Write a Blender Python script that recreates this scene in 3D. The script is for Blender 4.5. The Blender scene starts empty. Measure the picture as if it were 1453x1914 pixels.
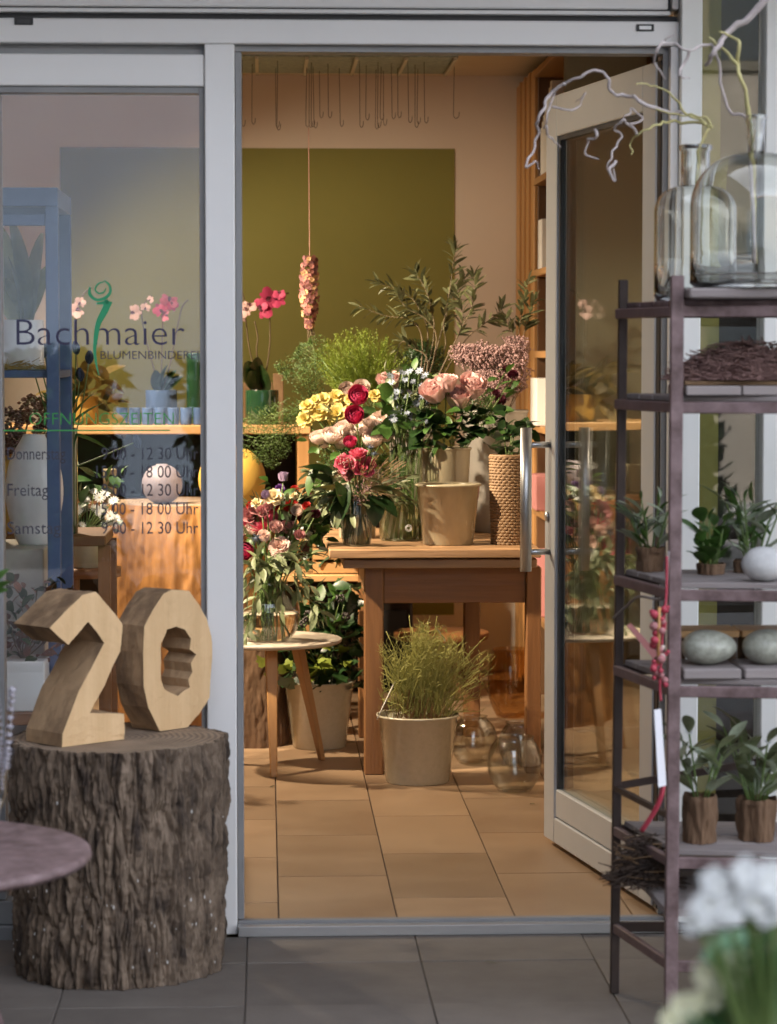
import bpy, bmesh, math, random
from mathutils import Vector, Matrix, Quaternion, noise
from math import radians as R, pi, sin, cos, sqrt, atan2

rnd = random.Random(7)
scene = bpy.context.scene
col = scene.collection

# ------------------------------------------------------------------ camera
CAM = Vector((0.0, -6.58, 1.42))
YAW, PITCH, FPX, IW, IH = R(-2.62), R(-3.46), 5000.0, 1453.0, 1914.0
cam_data = bpy.data.cameras.new("camera")
cam = bpy.data.objects.new("camera", cam_data)
col.objects.link(cam)
cam.location = CAM
cam.rotation_euler = (pi / 2 + PITCH, 0, YAW)
cam_data.sensor_fit = 'HORIZONTAL'
cam_data.sensor_width = 36.0
cam_data.lens = 36.0 * FPX / IW
cam_data.clip_start, cam_data.clip_end = 0.1, 400
cam_data.dof.use_dof = True
cam_data.dof.focus_distance = 8.0
cam_data.dof.aperture_fstop = 6.2
cam_data.dof.aperture_blades = 7
scene.camera = cam
RM = cam.rotation_euler.to_matrix()

def ray(px, py):
    return RM @ Vector(((px - IW / 2) / FPX, (IH / 2 - py) / FPX, -1.0))
def W(px, py, Y):
    "point of the vertical plane y = Y seen at photo pixel (px, py)"
    d = ray(px, py); t = (Y - CAM.y) / d.y
    return CAM + d * t
def G(px, py, Z):
    "point of the horizontal plane z = Z seen at a photo pixel"
    d = ray(px, py); t = (Z - CAM.z) / d.z
    return CAM + d * t
def S(Y):
    return FPX / (Y - CAM.y)
def X(px, Y, py=900): return W(px, py, Y).x
def Z(py, Y, px=600): return W(px, py, Y).z

# ------------------------------------------------------------------ world, sun, exposure
world = bpy.data.worlds.new("World"); scene.world = world; world.use_nodes = True
wn = world.node_tree.nodes; wl = world.node_tree.links
bg = wn['Background']
sky = wn.new('ShaderNodeTexSky'); sky.sky_type = 'NISHITA'; sky.sun_disc = False
SUN_EL, SUN_AZ = R(42), R(-12)          # behind the shop, a little to the left
sky.sun_elevation = SUN_EL
sky.sun_rotation = SUN_AZ
sky.air_density = 0.7; sky.dust_density = 4.0; sky.ozone_density = 0.6
hsv = wn.new('ShaderNodeHueSaturation'); hsv.inputs['Saturation'].default_value = .34   # thin high haze: a paler sky
wl.new(sky.outputs[0], hsv.inputs['Color']); wl.new(hsv.outputs[0], bg.inputs[0]); bg.inputs[1].default_value = 0.15
sd = bpy.data.lights.new("sun", 'SUN'); sd.energy = 3.0; sd.angle = R(0.5); sd.color = (1, .93, .82)
sun = bpy.data.objects.new("sun", sd); col.objects.link(sun)
sdir = Vector((sin(SUN_AZ) * cos(SUN_EL), cos(SUN_AZ) * cos(SUN_EL), sin(SUN_EL)))
sun.rotation_euler = sdir.to_track_quat('Z', 'Y').to_euler()
sun.location = (0, 8, 20)
vs = scene.view_settings
vs.view_transform = 'Standard'; vs.look = 'None'; vs.gamma = 1; vs.use_curve_mapping = False
vs.exposure = 3.3
cy = scene.cycles
cy.use_denoising = True
try: cy.denoiser = 'OPENIMAGEDENOISE'
except Exception: pass
cy.max_bounces = 14; cy.transmission_bounces = 12; cy.transparent_max_bounces = 24
cy.diffuse_bounces = 4; cy.glossy_bounces = 5
cy.sample_clamp_indirect = 4.0; cy.caustics_reflective = False; cy.caustics_refractive = True
cy.blur_glossy = 0.5

# ------------------------------------------------------------------ materials
def nodes(name):
    m = bpy.data.materials.new(name); m.use_nodes = True
    nt = m.node_tree; b = nt.nodes['Principled BSDF']
    return m, nt.nodes, nt.links, b

def mat(name, c, rough=.55, metal=0., c2=None, nscale=6., detail=5., stretch=(1, 1, 1), bump=0., bscale=None,
        c3=None, spread=.5, rand=0., transl=0., spec=.5, coat=0., sheen=0., rvar=0., contrast=None):
    m, n, l, b = nodes(name)
    b.inputs['Roughness'].default_value = rough
    b.inputs['Metallic'].default_value = metal
    b.inputs['Specular IOR Level'].default_value = spec
    b.inputs['Coat Weight'].default_value = coat
    b.inputs['Sheen Weight'].default_value = sheen
    tc = n.new('ShaderNodeTexCoord'); mp = n.new('ShaderNodeMapping'); mp.inputs['Scale'].default_value = stretch
    l.new(tc.outputs['Object'], mp.inputs[0])
    oi = n.new('ShaderNodeObjectInfo')
    addr = n.new('ShaderNodeVectorMath'); addr.operation = 'SCALE'
    comb = n.new('ShaderNodeCombineXYZ')
    for i in range(3): l.new(oi.outputs['Random'], comb.inputs[i])
    l.new(comb.outputs[0], addr.inputs[0]); addr.inputs['Scale'].default_value = 17.0 if rand else 0.0
    l.new(addr.outputs[0], mp.inputs['Location'])
    src = None
    if c2 is not None:
        t = n.new('ShaderNodeTexNoise'); t.inputs['Scale'].default_value = nscale; t.inputs['Detail'].default_value = detail
        t.inputs['Roughness'].default_value = .6
        l.new(mp.outputs[0], t.inputs['Vector'])
        r = n.new('ShaderNodeValToRGB'); l.new(t.outputs['Fac'], r.inputs[0])
        lo, hi = contrast or (.5 - spread * .4, .5 + spread * .4)
        r.color_ramp.elements[0].position = lo; r.color_ramp.elements[0].color = (*c, 1)
        r.color_ramp.elements[1].position = hi; r.color_ramp.elements[1].color = (*c2, 1)
        if c3 is not None:
            e = r.color_ramp.elements.new((lo + hi) / 2); e.color = (*c3, 1)
        src = r.outputs[0]
        if rvar:
            mr = n.new('ShaderNodeMapRange'); l.new(t.outputs['Fac'], mr.inputs[0])
            mr.inputs[3].default_value = max(0, rough - rvar); mr.inputs[4].default_value = min(1, rough + rvar)
            l.new(mr.outputs[0], b.inputs['Roughness'])
    if rand:
        hs = n.new('ShaderNodeHueSaturation')
        mr = n.new('ShaderNodeMapRange'); l.new(oi.outputs['Random'], mr.inputs[0])
        mr.inputs[3].default_value = 1 - rand; mr.inputs[4].default_value = 1 + rand
        l.new(mr.outputs[0], hs.inputs['Value'])
        if src: l.new(src, hs.inputs['Color'])
        else: hs.inputs['Color'].default_value = (*c, 1)
        src = hs.outputs[0]
    if src: l.new(src, b.inputs['Base Color'])
    else: b.inputs['Base Color'].default_value = (*c, 1)
    if bump:
        t2 = n.new('ShaderNodeTexNoise'); t2.inputs['Scale'].default_value = bscale or nscale * 3; t2.inputs['Detail'].default_value = 6
        l.new(mp.outputs[0], t2.inputs['Vector'])
        bp = n.new('ShaderNodeBump'); bp.inputs['Strength'].default_value = bump; bp.inputs['Distance'].default_value = .004
        l.new(t2.outputs['Fac'], bp.inputs['Height']); l.new(bp.outputs[0], b.inputs['Normal'])
    if transl:
        tr = n.new('ShaderNodeBsdfTranslucent'); mx = n.new('ShaderNodeMixShader'); mx.inputs[0].default_value = transl
        if src: l.new(src, tr.inputs[0])
        else: tr.inputs[0].default_value = (*c, 1)
        out = n['Material Output']
        l.new(b.outputs[0], mx.inputs[1]); l.new(tr.outputs[0], mx.inputs[2]); l.new(mx.outputs[0], out.inputs[0])
    return m

def wood(name, light, dark, axis=0, scale=14., rough=.55, bump=.25, rand=.12, knots=None):
    st = [1., 1., 1.]; st[axis] = .07
    return mat(name, dark, rough, 0, c2=light, nscale=scale, detail=8, stretch=st, bump=bump, bscale=scale * 3, spread=.75, rand=rand, rvar=.1)

def sheet_glass(name, tint=(1, 1, 1), f0=.04, rough=0.0, k=1.0):
    "clear glass: Schlick mix of mirror and see-through, for panes and thin blown vessels"
    m, n, l, b = nodes(name); n.remove(b)
    out = n['Material Output']
    lw = n.new('ShaderNodeLayerWeight'); lw.inputs[0].default_value = .5
    p = n.new('ShaderNodeMath'); p.operation = 'POWER'; p.inputs[1].default_value = 5; l.new(lw.outputs['Facing'], p.inputs[0])
    ma = n.new('ShaderNodeMath'); ma.operation = 'MULTIPLY_ADD'; l.new(p.outputs[0], ma.inputs[0])
    ma.inputs[1].default_value = (1 - f0) * k; ma.inputs[2].default_value = f0
    tr = n.new('ShaderNodeBsdfTransparent'); tr.inputs[0].default_value = (*tint, 1)
    gl = n.new('ShaderNodeBsdfGlossy'); gl.inputs['Roughness'].default_value = rough
    mx = n.new('ShaderNodeMixShader')
    l.new(ma.outputs[0], mx.inputs[0]); l.new(tr.outputs[0], mx.inputs[1]); l.new(gl.outputs[0], mx.inputs[2])
    l.new(mx.outputs[0], out.inputs[0])
    return m

def solid_glass(name, tint=(1, 1, 1), ior=1.45, rough=0.0):
    m, n, l, b = nodes(name)
    b.inputs['Base Color'].default_value = (*tint, 1); b.inputs['Transmission Weight'].default_value = 1
    b.inputs['Roughness'].default_value = rough; b.inputs['IOR'].default_value = ior
    return m

M = {}
M['alu'] = mat('powder_coated_frame', (.74, .73, .72), .42, c2=(.80, .79, .78), nscale=3, spread=1.2, bump=.03, bscale=300)
M['alu_grey'] = mat('grey_frame_edge', (.20, .20, .205), .45, c2=(.25, .25, .25), nscale=5)
M['gasket'] = mat('rubber_gasket', (.05, .05, .052), .6)
M['black'] = mat('black_plastic', (.012, .012, .013), .45)
M['whiteplastic'] = mat('white_plastic', (.82, .82, .82), .35)
M['steel'] = mat('brushed_steel', (.55, .55, .55), .4, 1.0, c2=(.66, .66, .66), nscale=40, stretch=(6, 6, .3), rvar=.06)
M['door_alu'] = mat('door_frame_paint', (.47, .49, .51), .36, c2=(.51, .53, .55), nscale=4)
M['sill'] = mat('anodised_sill', (.55, .55, .56), .3, .8, c2=(.62, .62, .62), nscale=30, stretch=(.2, 1, 1))
M['plaster'] = mat('wall_plaster', (.66, .57, .48), .85, c2=(.72, .63, .54), nscale=2.2, spread=1.2, bump=.12, bscale=60)
M['olive'] = mat('olive_wall_paint', (.195, .185, .042), .75, c2=(.23, .215, .05), nscale=2.0, spread=1.1, bump=.08, bscale=80)
M['ceil'] = mat('ceiling_paint', (.62, .55, .45), .85, c2=(.68, .60, .50), nscale=3)
M['tile'] = mat('terracotta_tile', (.255, .16, .094), .42, c2=(.37, .25, .15), nscale=5, spread=.9, bump=.05, bscale=40, rand=.14, rvar=.1, c3=(.31, .205, .122))
M['grout'] = mat('floor_grout', (.12, .085, .06), .9)
M['paver'] = mat('pavement_slab', (.092, .078, .067), .75, c2=(.15, .13, .112), nscale=7, detail=9, spread=.8, bump=.2, bscale=90, rand=.12)
M['pavejoint'] = mat('pavement_joint', (.075, .065, .056), .95)
M['asphalt'] = mat('street_asphalt', (.11, .11, .11), .9, c2=(.15, .15, .15), nscale=30)
M['pine'] = wood('pine_wood', (.52, .28, .10), (.34, .16, .052), 2, 16)
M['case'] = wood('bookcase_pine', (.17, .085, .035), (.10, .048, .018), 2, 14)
M['pine_x'] = wood('pine_board', (.62, .38, .17), (.43, .23, .085), 0, 16)
M['pine_y'] = wood('pine_board_deep', (.48, .27, .11), (.32, .155, .055), 1, 16)
M['old_x'] = wood('old_table_wood', (.31, .13, .038), (.11, .042, .013), 0, 18, bump=.5)
M['old_z'] = wood('old_table_leg', (.31, .14, .045), (.13, .052, .017), 2, 18, bump=.5)
M['old_y'] = wood('old_table_side', (.33, .17, .07), (.15, .07, .026), 1, 18, bump=.5)
M['top_x'] = wood('worn_table_top', (.48, .29, .15), (.20, .105, .045), 0, 24, bump=.9)
M['cut'] = wood('sawn_pale_wood', (.78, .54, .30), (.56, .355, .17), 2, 16, .75, .9, 0)
M['cutside'] = mat('weathered_shaded_cut', (.20, .125, .07), .85, c2=(.46, .30, .165), nscale=9, detail=9, stretch=(1, 1, .5), contrast=(.36, .56), bump=.5, bscale=60)  # stained digit sides, with part of their shade put into the colour
def ring_mat(name, c1, c2, sc=22):
    m = mat(name, c1, .8, c2=c2, nscale=9, detail=8, bump=.3); nt = m.node_tree; n, l = nt.nodes, nt.links
    w = n.new('ShaderNodeTexWave'); w.wave_type = 'RINGS'; w.rings_direction = 'Z'; w.inputs['Scale'].default_value = sc; w.inputs['Distortion'].default_value = 1.6; w.inputs['Detail'].default_value = 3; w.inputs['Detail Scale'].default_value = 1.5
    tc = n.new('ShaderNodeTexCoord'); l.new(tc.outputs['Object'], w.inputs['Vector'])
    b = n['Principled BSDF']; src = b.inputs['Base Color'].links[0].from_socket
    mr = n.new('ShaderNodeMapRange'); l.new(w.outputs['Fac'], mr.inputs[0]); mr.inputs[3].default_value = .62; mr.inputs[4].default_value = 1.12
    hs = n.new('ShaderNodeHueSaturation'); l.new(src, hs.inputs['Color']); l.new(mr.outputs[0], hs.inputs['Value']); l.new(hs.outputs[0], b.inputs['Base Color'])
    return m
M['cutend'] = ring_mat('stump_top_wood', (.22, .155, .105), (.38, .285, .20))
M['bark'] = mat('tree_bark', (.026, .016, .011), .9, c2=(.225, .165, .118), nscale=30, detail=10, stretch=(1, 1, .3), contrast=(.34, .68), bump=1.0, bscale=150, c3=(.125, .088, .06))
M['barkw'] = mat('warm_tree_bark', (.05, .028, .016), .9, c2=(.20, .115, .062), nscale=16, detail=9, stretch=(1, 1, .3), spread=.9, bump=.9, bscale=70)
M['logwood'] = wood('split_log_wood', (.52, .25, .07), (.12, .042, .010), 2, 15, .7, .9, 0)
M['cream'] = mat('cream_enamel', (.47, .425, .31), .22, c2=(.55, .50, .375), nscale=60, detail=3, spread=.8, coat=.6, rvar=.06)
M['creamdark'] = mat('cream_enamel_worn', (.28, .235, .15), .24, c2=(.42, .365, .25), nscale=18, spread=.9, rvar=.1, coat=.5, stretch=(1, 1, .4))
M['zinc'] = mat('zinc_sheet', (.30, .28, .25), .5, .3, c2=(.46, .43, .38), nscale=12, spread=.9)
M['wicker'] = mat('wicker_cane', (.15, .085, .04), .65, c2=(.33, .205, .105), nscale=22, spread=.9)
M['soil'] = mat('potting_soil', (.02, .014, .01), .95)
M['ochre'] = mat('ochre_ceramic', (.55, .33, .06), .4, c2=(.62, .39, .09), nscale=6)
M['ceramicw'] = mat('white_ceramic', (.70, .71, .68), .3, c2=(.78, .78, .76), nscale=4)
M['egg'] = mat('crackle_ceramic', (.24, .245, .20), .4, c2=(.43, .44, .37), nscale=70, spread=.5, coat=.2)
M['stone'] = mat('white_stone', (.36, .36, .36), .75, c2=(.58, .58, .57), nscale=14, bump=.5, bscale=40)
M['greenglass'] = mat('dark_green_glass', (.012, .045, .02), .1, coat=.6, c2=(.02, .07, .03), nscale=6)
M['blueceramic'] = mat('blue_ceramic', (.06, .11, .24), .3, c2=(.08, .14, .30), nscale=6)
M['bluepaint'] = mat('blue_reflection_frame', (.05, .085, .18), .5, c2=(.065, .11, .22), nscale=8, bump=.15)
M['rust'] = mat('rusty_steel', (.105, .062, .06), .6, .15, c2=(.21, .145, .15), nscale=9, detail=9, spread=1.0, bump=.35, bscale=60)
M['rustlight'] = mat('faded_rusty_steel', (.07, .04, .037), .6, .1, c2=(.225, .155, .158), nscale=24, detail=9, bump=.3, bscale=60)
M['rustdark'] = mat('dark_rusty_steel', (.035, .024, .02), .55, .3, c2=(.07, .045, .036), nscale=12, bump=.3)
M['tray'] = wood('grey_weathered_board', (.33, .29, .28), (.16, .135, .13), 0, 14, .75, .5, .1)
M['dried'] = mat('dried_twigs', (.13, .062, .055), .85, c2=(.36, .22, .19), nscale=30, rand=.2)
M['nest'] = mat('dark_nest_twigs', (.03, .02, .017), .9, c2=(.10, .065, .045), nscale=40)
M['grid'] = mat('grey_green_mesh_panel', (.15, .18, .155), .8, c2=(.31, .35, .31), nscale=55, detail=4, spread=.6, bump=.4, bscale=120)
M['bar'] = mat('pale_bar', (.45, .41, .33), .6)
M['wire'] = mat('steel_wire', (.10, .08, .06), .45, .6)
M['string'] = mat('pink_string', (.50, .26, .20), .8)
M['paper'] = mat('white_paper', (.74, .72, .68), .8, rand=.06)
M['pinkpaper'] = mat('pink_paper', (.60, .25, .24), .7)
M['stem'] = mat('green_stem', (.07, .12, .025), .55, c2=(.13, .19, .05), nscale=10)
M['brownstem'] = mat('woody_stem', (.075, .05, .025), .7, c2=(.14, .10, .05), nscale=20)
M['leaf'] = mat('fresh_leaf', (.035, .085, .014), .45, c2=(.07, .15, .028), nscale=8, rand=.3, transl=.2)
M['darkleaf'] = mat('dark_leaf', (.012, .035, .01), .35, c2=(.03, .065, .018), nscale=8, rand=.3, transl=.1)
M['oliveleaf'] = mat('olive_leaf', (.05, .055, .02), .5, c2=(.12, .125, .055), nscale=8, rand=.35, transl=.12)
M['greyleaf'] = mat('grey_green_leaf', (.13, .16, .075), .5, c2=(.22, .25, .13), nscale=8, rand=.3, transl=.15)
M['yleaf'] = mat('yellow_green_leaf', (.14, .18, .02), .45, c2=(.22, .26, .04), nscale=6, rand=.3, transl=.2)
M['sageleaf'] = mat('pale_sage_leaf', (.25, .30, .20), .6, c2=(.38, .43, .31), nscale=10, rand=.25, transl=.1)
M['fluff'] = mat('soft_green_filler', (.10, .15, .012), .6, c2=(.22, .28, .03), nscale=4, rand=.1, transl=.25)
M['fern'] = mat('asparagus_fern', (.05, .095, .02), .6, c2=(.10, .16, .03), nscale=6, transl=.2)
M['heather'] = mat('broom_twigs', (.20, .20, .045), .7, c2=(.44, .42, .13), nscale=20, transl=.1)
M['heatherred'] = mat('reddish_twigs', (.16, .075, .025), .7, c2=(.26, .14, .05), nscale=20)
M['gyp'] = mat('gypsophila_pink', (.28, .16, .155), .7, c2=(.46, .30, .285), nscale=30, transl=.15)
def petalm(name, c, c2, rough=.6, tr=.22): return mat(name, c, rough, c2=c2, nscale=2.2, spread=.9, transl=tr, rand=.08)
M['p_white'] = petalm('white_pink_petal', (.78, .60, .54), (.84, .74, .66))
M['p_yellow'] = petalm('yellow_petal', (.66, .52, .13), (.74, .64, .28))
M['p_pink'] = petalm('soft_pink_petal', (.70, .42, .40), (.78, .56, .52))
M['p_mag'] = petalm('magenta_petal', (.48, .03, .10), (.60, .07, .18))
M['p_hot'] = petalm('hot_pink_petal', (.55, .06, .13), (.66, .17, .24))
M['p_red'] = petalm('red_petal', (.38, .012, .012), (.50, .03, .02))
M['p_mauve'] = petalm('mauve_petal', (.42, .16, .17), (.52, .25, .25))
M['p_cream'] = petalm('cream_petal', (.72, .58, .32), (.78, .68, .46))
M['p_purple'] = petalm('purple_petal', (.06, .015, .12), (.12, .03, .2))
M['p_lilac'] = petalm('lilac_petal', (.28, .20, .32), (.38, .28, .40))
M['p_dark'] = petalm('dark_plum_petal', (.06, .006, .015), (.11, .012, .03))
M['p_carn'] = petalm('pale_carnation_petal', (.74, .50, .42), (.80, .60, .52))
M['p_blue'] = petalm('pale_blue_petal', (.22, .27, .36), (.34, .38, .46))
M['p_cool'] = petalm('cool_white_petal', (.60, .62, .64), (.72, .74, .72))
M['p_lemon'] = petalm('lemon_white_petal', (.70, .70, .45), (.80, .80, .62))
M['p_tulip'] = petalm('inky_petal', (.015, .02, .05), (.03, .04, .10))
M['thistle'] = mat('thistle_blue', (.06, .08, .12), .7)
M['berry'] = mat('dark_berry', (.03, .022, .02), .4, rand=.3)
M['berryred'] = mat('dark_red_foliage', (.09, .02, .015), .6, rand=.3)
M['lichen'] = mat('lichen_twig', (.33, .28, .27), .8, c2=(.52, .46, .44), nscale=20, bump=.4)
M['lichenY'] = mat('yellow_lichen_twig', (.36, .31, .12), .8, c2=(.50, .46, .22), nscale=20, bump=.4)
M['board'] = mat('dark_interior_and_frames', (.035, .032, .024), .8, c2=(.05, .045, .035), nscale=4)
M['blind'] = mat('olive_beige_blind', (.10, .092, .05), .85, c2=(.125, .115, .065), nscale=3, stretch=(1, 1, .1))
M['wing'] = mat('sky_blocker_timber', (.05, .04, .032), .8)
M['pane'] = sheet_glass('window_glass', f0=.07)
M['doorpane'] = sheet_glass('door_glass', (.93, .955, .935), f0=.095)
M['thin'] = sheet_glass('blown_glass', (.97, .98, .97), f0=.05, k=.9)
M['thingreen'] = sheet_glass('pale_green_glass', (.90, .95, .88), f0=.05, k=.9)
M['amber'] = sheet_glass('amber_glass', (.91, .79, .62), f0=.05, k=.8)
M['glass'] = solid_glass('clear_glass', (.97, .98, .97), 1.45)
M['bottle'] = solid_glass('thick_bottle_glass', (.95, .965, .94), 1.47)
M['ribglass'] = solid_glass('grey_ribbed_glass', (.86, .88, .88), 1.45)
M['water'] = solid_glass('water', (.985, .99, .97), 1.33)
M['ink'] = mat('dark_blue_vinyl', (.018, .016, .055), .5)
M['inkgrey'] = mat('grey_vinyl', (.035, .033, .05), .5)
M['inkgreen'] = mat('green_vinyl', (.012, .27, .115), .5)
M['inkgreen2'] = mat('bright_green_vinyl', (.03, .26, .05), .5)
M['houseblue'] = mat('blue_house_paint', (.045, .064, .092), .8, c2=(.058, .08, .11), nscale=2)
M['housedark'] = mat('brown_house_paint', (.10, .09, .075), .8, c2=(.13, .115, .095), nscale=2)
M['housepale'] = mat('pale_house_paint', (.55, .56, .60), .8, c2=(.62, .62, .66), nscale=2)
M['darkglass'] = mat('dark_window', (.02, .025, .03), .08)
M['roof'] = mat('roof_tile', (.20, .09, .05), .8, c2=(.28, .13, .08), nscale=20)
M['red'] = mat('red_ribbon', (.32, .02, .04), .55, c2=(.42, .05, .08), nscale=8)
M['tagw'] = mat('white_card', (.80, .80, .84), .6)

# ------------------------------------------------------------------ mesh builder
class MB:
    def __init__(s): s.v = []; s.f = []; s.m = []; s.cur = 0
    def add(s, vs, fs):
        o = len(s.v); s.v += [tuple(p) for p in vs]
        for f in fs: s.f.append(tuple(i + o for i in f)); s.m.append(s.cur)
        return s
    def box(s, x0, x1, y0, y1, z0, z1):
        return s.obox(Vector(((x0 + x1) / 2, (y0 + y1) / 2, (z0 + z1) / 2)), (abs(x1 - x0) / 2, 0, 0), (0, abs(y1 - y0) / 2, 0), (0, 0, abs(z1 - z0) / 2))
    def obox(s, c, a, b, d):
        c, a, b, d = Vector(c), Vector(a), Vector(b), Vector(d)
        vs = [c + a * i + b * j + d * k for i in (-1, 1) for j in (-1, 1) for k in (-1, 1)]
        return s.add(vs, [(0, 1, 3, 2), (4, 6, 7, 5), (0, 4, 5, 1), (2, 3, 7, 6), (0, 2, 6, 4), (1, 5, 7, 3)])
    def bar(s, p, q, w, h, up=(0, 0, 1)):
        p, q = Vector(p), Vector(q); d = q - p; L = d.length; d.normalize()
        u = Vector(up); sd = d.cross(u)
        if sd.length < 1e-4: sd = d.cross(Vector((1, 0, 0)))
        sd.normalize(); u = sd.cross(d)
        return s.obox((p + q) / 2, d * L / 2, sd * w / 2, u * h / 2)
    def tube(s, pts, r, n=6, cap=True):
        pts = [Vector(p) for p in pts]; k = len(pts)
        rs = r if isinstance(r, (list, tuple)) else [r] * k
        o = len(s.v); prev = None
        for i, p in enumerate(pts):
            t = (pts[min(i + 1, k - 1)] - pts[max(i - 1, 0)])
            if t.length < 1e-9: t = Vector((0, 0, 1))
            t.normalize()
            a = prev if prev is not None else (Vector((1, 0, 0)) if abs(t.x) < .8 else Vector((0, 1, 0)))
            a = a - t * a.dot(t)
            if a.length < 1e-6: a = t.orthogonal()
            a.normalize(); prev = a; b = t.cross(a)
            for j in range(n):
                an = 2 * pi * j / n
                s.v.append(tuple(p + (a * cos(an) + b * sin(an)) * rs[i]))
        for i in range(k - 1):
            for j in range(n):
                j2 = (j + 1) % n
                s.f.append((o + i * n + j, o + i * n + j2, o + (i + 1) * n + j2, o + (i + 1) * n + j)); s.m.append(s.cur)
        if cap:
            s.f.append(tuple(o + j for j in reversed(range(n)))); s.m.append(s.cur)
            s.f.append(tuple(o + (k - 1) * n + j for j in range(n))); s.m.append(s.cur)
        return s
    def lathe(s, prof, n=32, c=(0, 0, 0), rib=None):
        "prof: (r, z) pairs; r = 0 closes to a point"
        cx, cyy, cz = c; o = len(s.v); idx = []
        for (r, z) in prof:
            if r < 1e-6: idx.append([len(s.v)] * n); s.v.append((cx, cyy, cz + z))
            else:
                row = []
                for j in range(n):
                    an = 2 * pi * j / n; rr = r * (1 + (rib(an, z) if rib else 0))
                    row.append(len(s.v)); s.v.append((cx + rr * cos(an), cyy + rr * sin(an), cz + z))
                idx.append(row)
        for i in range(len(prof) - 1):
            for j in range(n):
                j2 = (j + 1) % n
                q = [idx[i][j], idx[i][j2], idx[i + 1][j2], idx[i + 1][j]]
                u = []
                for e in q:
                    if e not in u: u.append(e)
                if len(u) >= 3: s.f.append(tuple(u)); s.m.append(s.cur)
        return s
    def prism(s, poly, off):
        "extrude a 3-D polygon by vector off (front first)"
        n = len(poly); off = Vector(off); a = [Vector(p) for p in poly]
        return s.add(a + [p + off for p in a], [tuple(range(n)), tuple(range(2 * n - 1, n - 1, -1))] + [((i + 1) % n, i, i + n, (i + 1) % n + n) for i in range(n)])
    def blob(s, c, r, sq=(1, 1, 1)):
        c = Vector(c); x, y, z = r * sq[0], r * sq[1], r * sq[2]
        return s.add([c + Vector(p) for p in ((x, 0, 0), (-x, 0, 0), (0, y, 0), (0, -y, 0), (0, 0, z), (0, 0, -z))],
                     [(0, 2, 4), (2, 1, 4), (1, 3, 4), (3, 0, 4), (2, 0, 5), (1, 2, 5), (3, 1, 5), (0, 3, 5)])
    def mesh(s, name, mats, smooth=True):
        me = bpy.data.meshes.new(name); me.from_pydata(s.v, [], s.f)
        if not isinstance(mats, (list, tuple)): mats = [mats]
        for m in mats: me.materials.append(m)
        if len(mats) > 1: me.polygons.foreach_set('material_index', s.m)
        if smooth: me.polygons.foreach_set('use_smooth', [True] * len(me.polygons))
        me.update(); me.validate()
        return me
    def build(s, name, mats, parent=None, smooth=False, bevel=0, fixn=True, kind=None):
        if parent is not None:
            L = parent.matrix_world_loc
            s.v = [(p[0] - L[0], p[1] - L[1], p[2] - L[2]) for p in s.v]
        me = s.mesh(name, mats, smooth)
        if fixn or bevel:
            bm = bmesh.new(); bm.from_mesh(me)
            if bevel:
                try: bmesh.ops.bevel(bm, geom=[e for e in bm.edges], offset=bevel, segments=1, affect='EDGES', clamp_overlap=True)
                except Exception: pass
            bmesh.ops.recalc_face_normals(bm, faces=bm.faces); bm.to_mesh(me); bm.free()
        return put(name, me, parent, kind=kind)

LOC = {}
class _P:  # world location of a parent (parents are never rotated or scaled)
    pass
def wloc(o): return LOC.get(o.name, Vector((0, 0, 0)))
bpy.types.Object.matrix_world_loc = property(lambda o: wloc(o))

def put(name, me, parent=None, kind=None, loc=None, rot=None, scale=None):
    o = bpy.data.objects.new(name, me); col.objects.link(o)
    if parent is not None: o.parent = parent
    base = wloc(parent) if parent is not None else Vector((0, 0, 0))
    if loc is not None: o.location = Vector(loc) - base; LOC[o.name] = Vector(loc)
    else: LOC[o.name] = base.copy()
    if rot is not None: o.rotation_mode = 'QUATERNION'; o.rotation_quaternion = rot
    if scale is not None: o.scale = (scale,) * 3 if isinstance(scale, (int, float)) else scale
    if kind: o['kind'] = kind
    return o
def tag(o, label, cat, group=None):
    o['label'] = label; o['category'] = cat
    if group: o['group'] = group
    return o
def T(name, label, cat, loc, group=None):
    o = bpy.data.objects.new(name, None); col.objects.link(o); o.location = loc; o.empty_display_size = .05
    LOC[o.name] = Vector(loc)
    return tag(o, label, cat, group)
def zq(d, roll=0.):  return Vector(d).to_track_quat('Z', 'Y') @ Quaternion((0, 0, 1), roll)
def xq(d, roll=0.):  return Vector(d).to_track_quat('X', 'Z') @ Quaternion((1, 0, 0), roll)
def lerp(a, b, t): return a + (b - a) * t
def bez(p, q, sag, n=8):
    p, q = Vector(p), Vector(q); c = (p + q) / 2 + Vector(sag)
    return [p * (1 - t) ** 2 + c * 2 * t * (1 - t) + q * t * t for t in [i / n for i in range(n + 1)]]
def smoothpath(pts, n=5):
    "Catmull-Rom through points"
    P = [Vector(p) for p in pts]; out = []
    for i in range(len(P) - 1):
        a, b, c, d = P[max(i - 1, 0)], P[i], P[i + 1], P[min(i + 2, len(P) - 1)]
        for k in range(n):
            t = k / n
            out.append(.5 * ((2 * b) + (c - a) * t + (2 * a - 5 * b + 4 * c - d) * t * t + (3 * b - a - 3 * c + d) * t ** 3))
    out.append(P[-1]); return out
def rv(s=1.): return Vector((rnd.uniform(-s, s), rnd.uniform(-s, s), rnd.uniform(-s, s)))
def rdir():
    while True:
        v = rv()
        if .05 < v.length < 1: return v.normalized()

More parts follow.
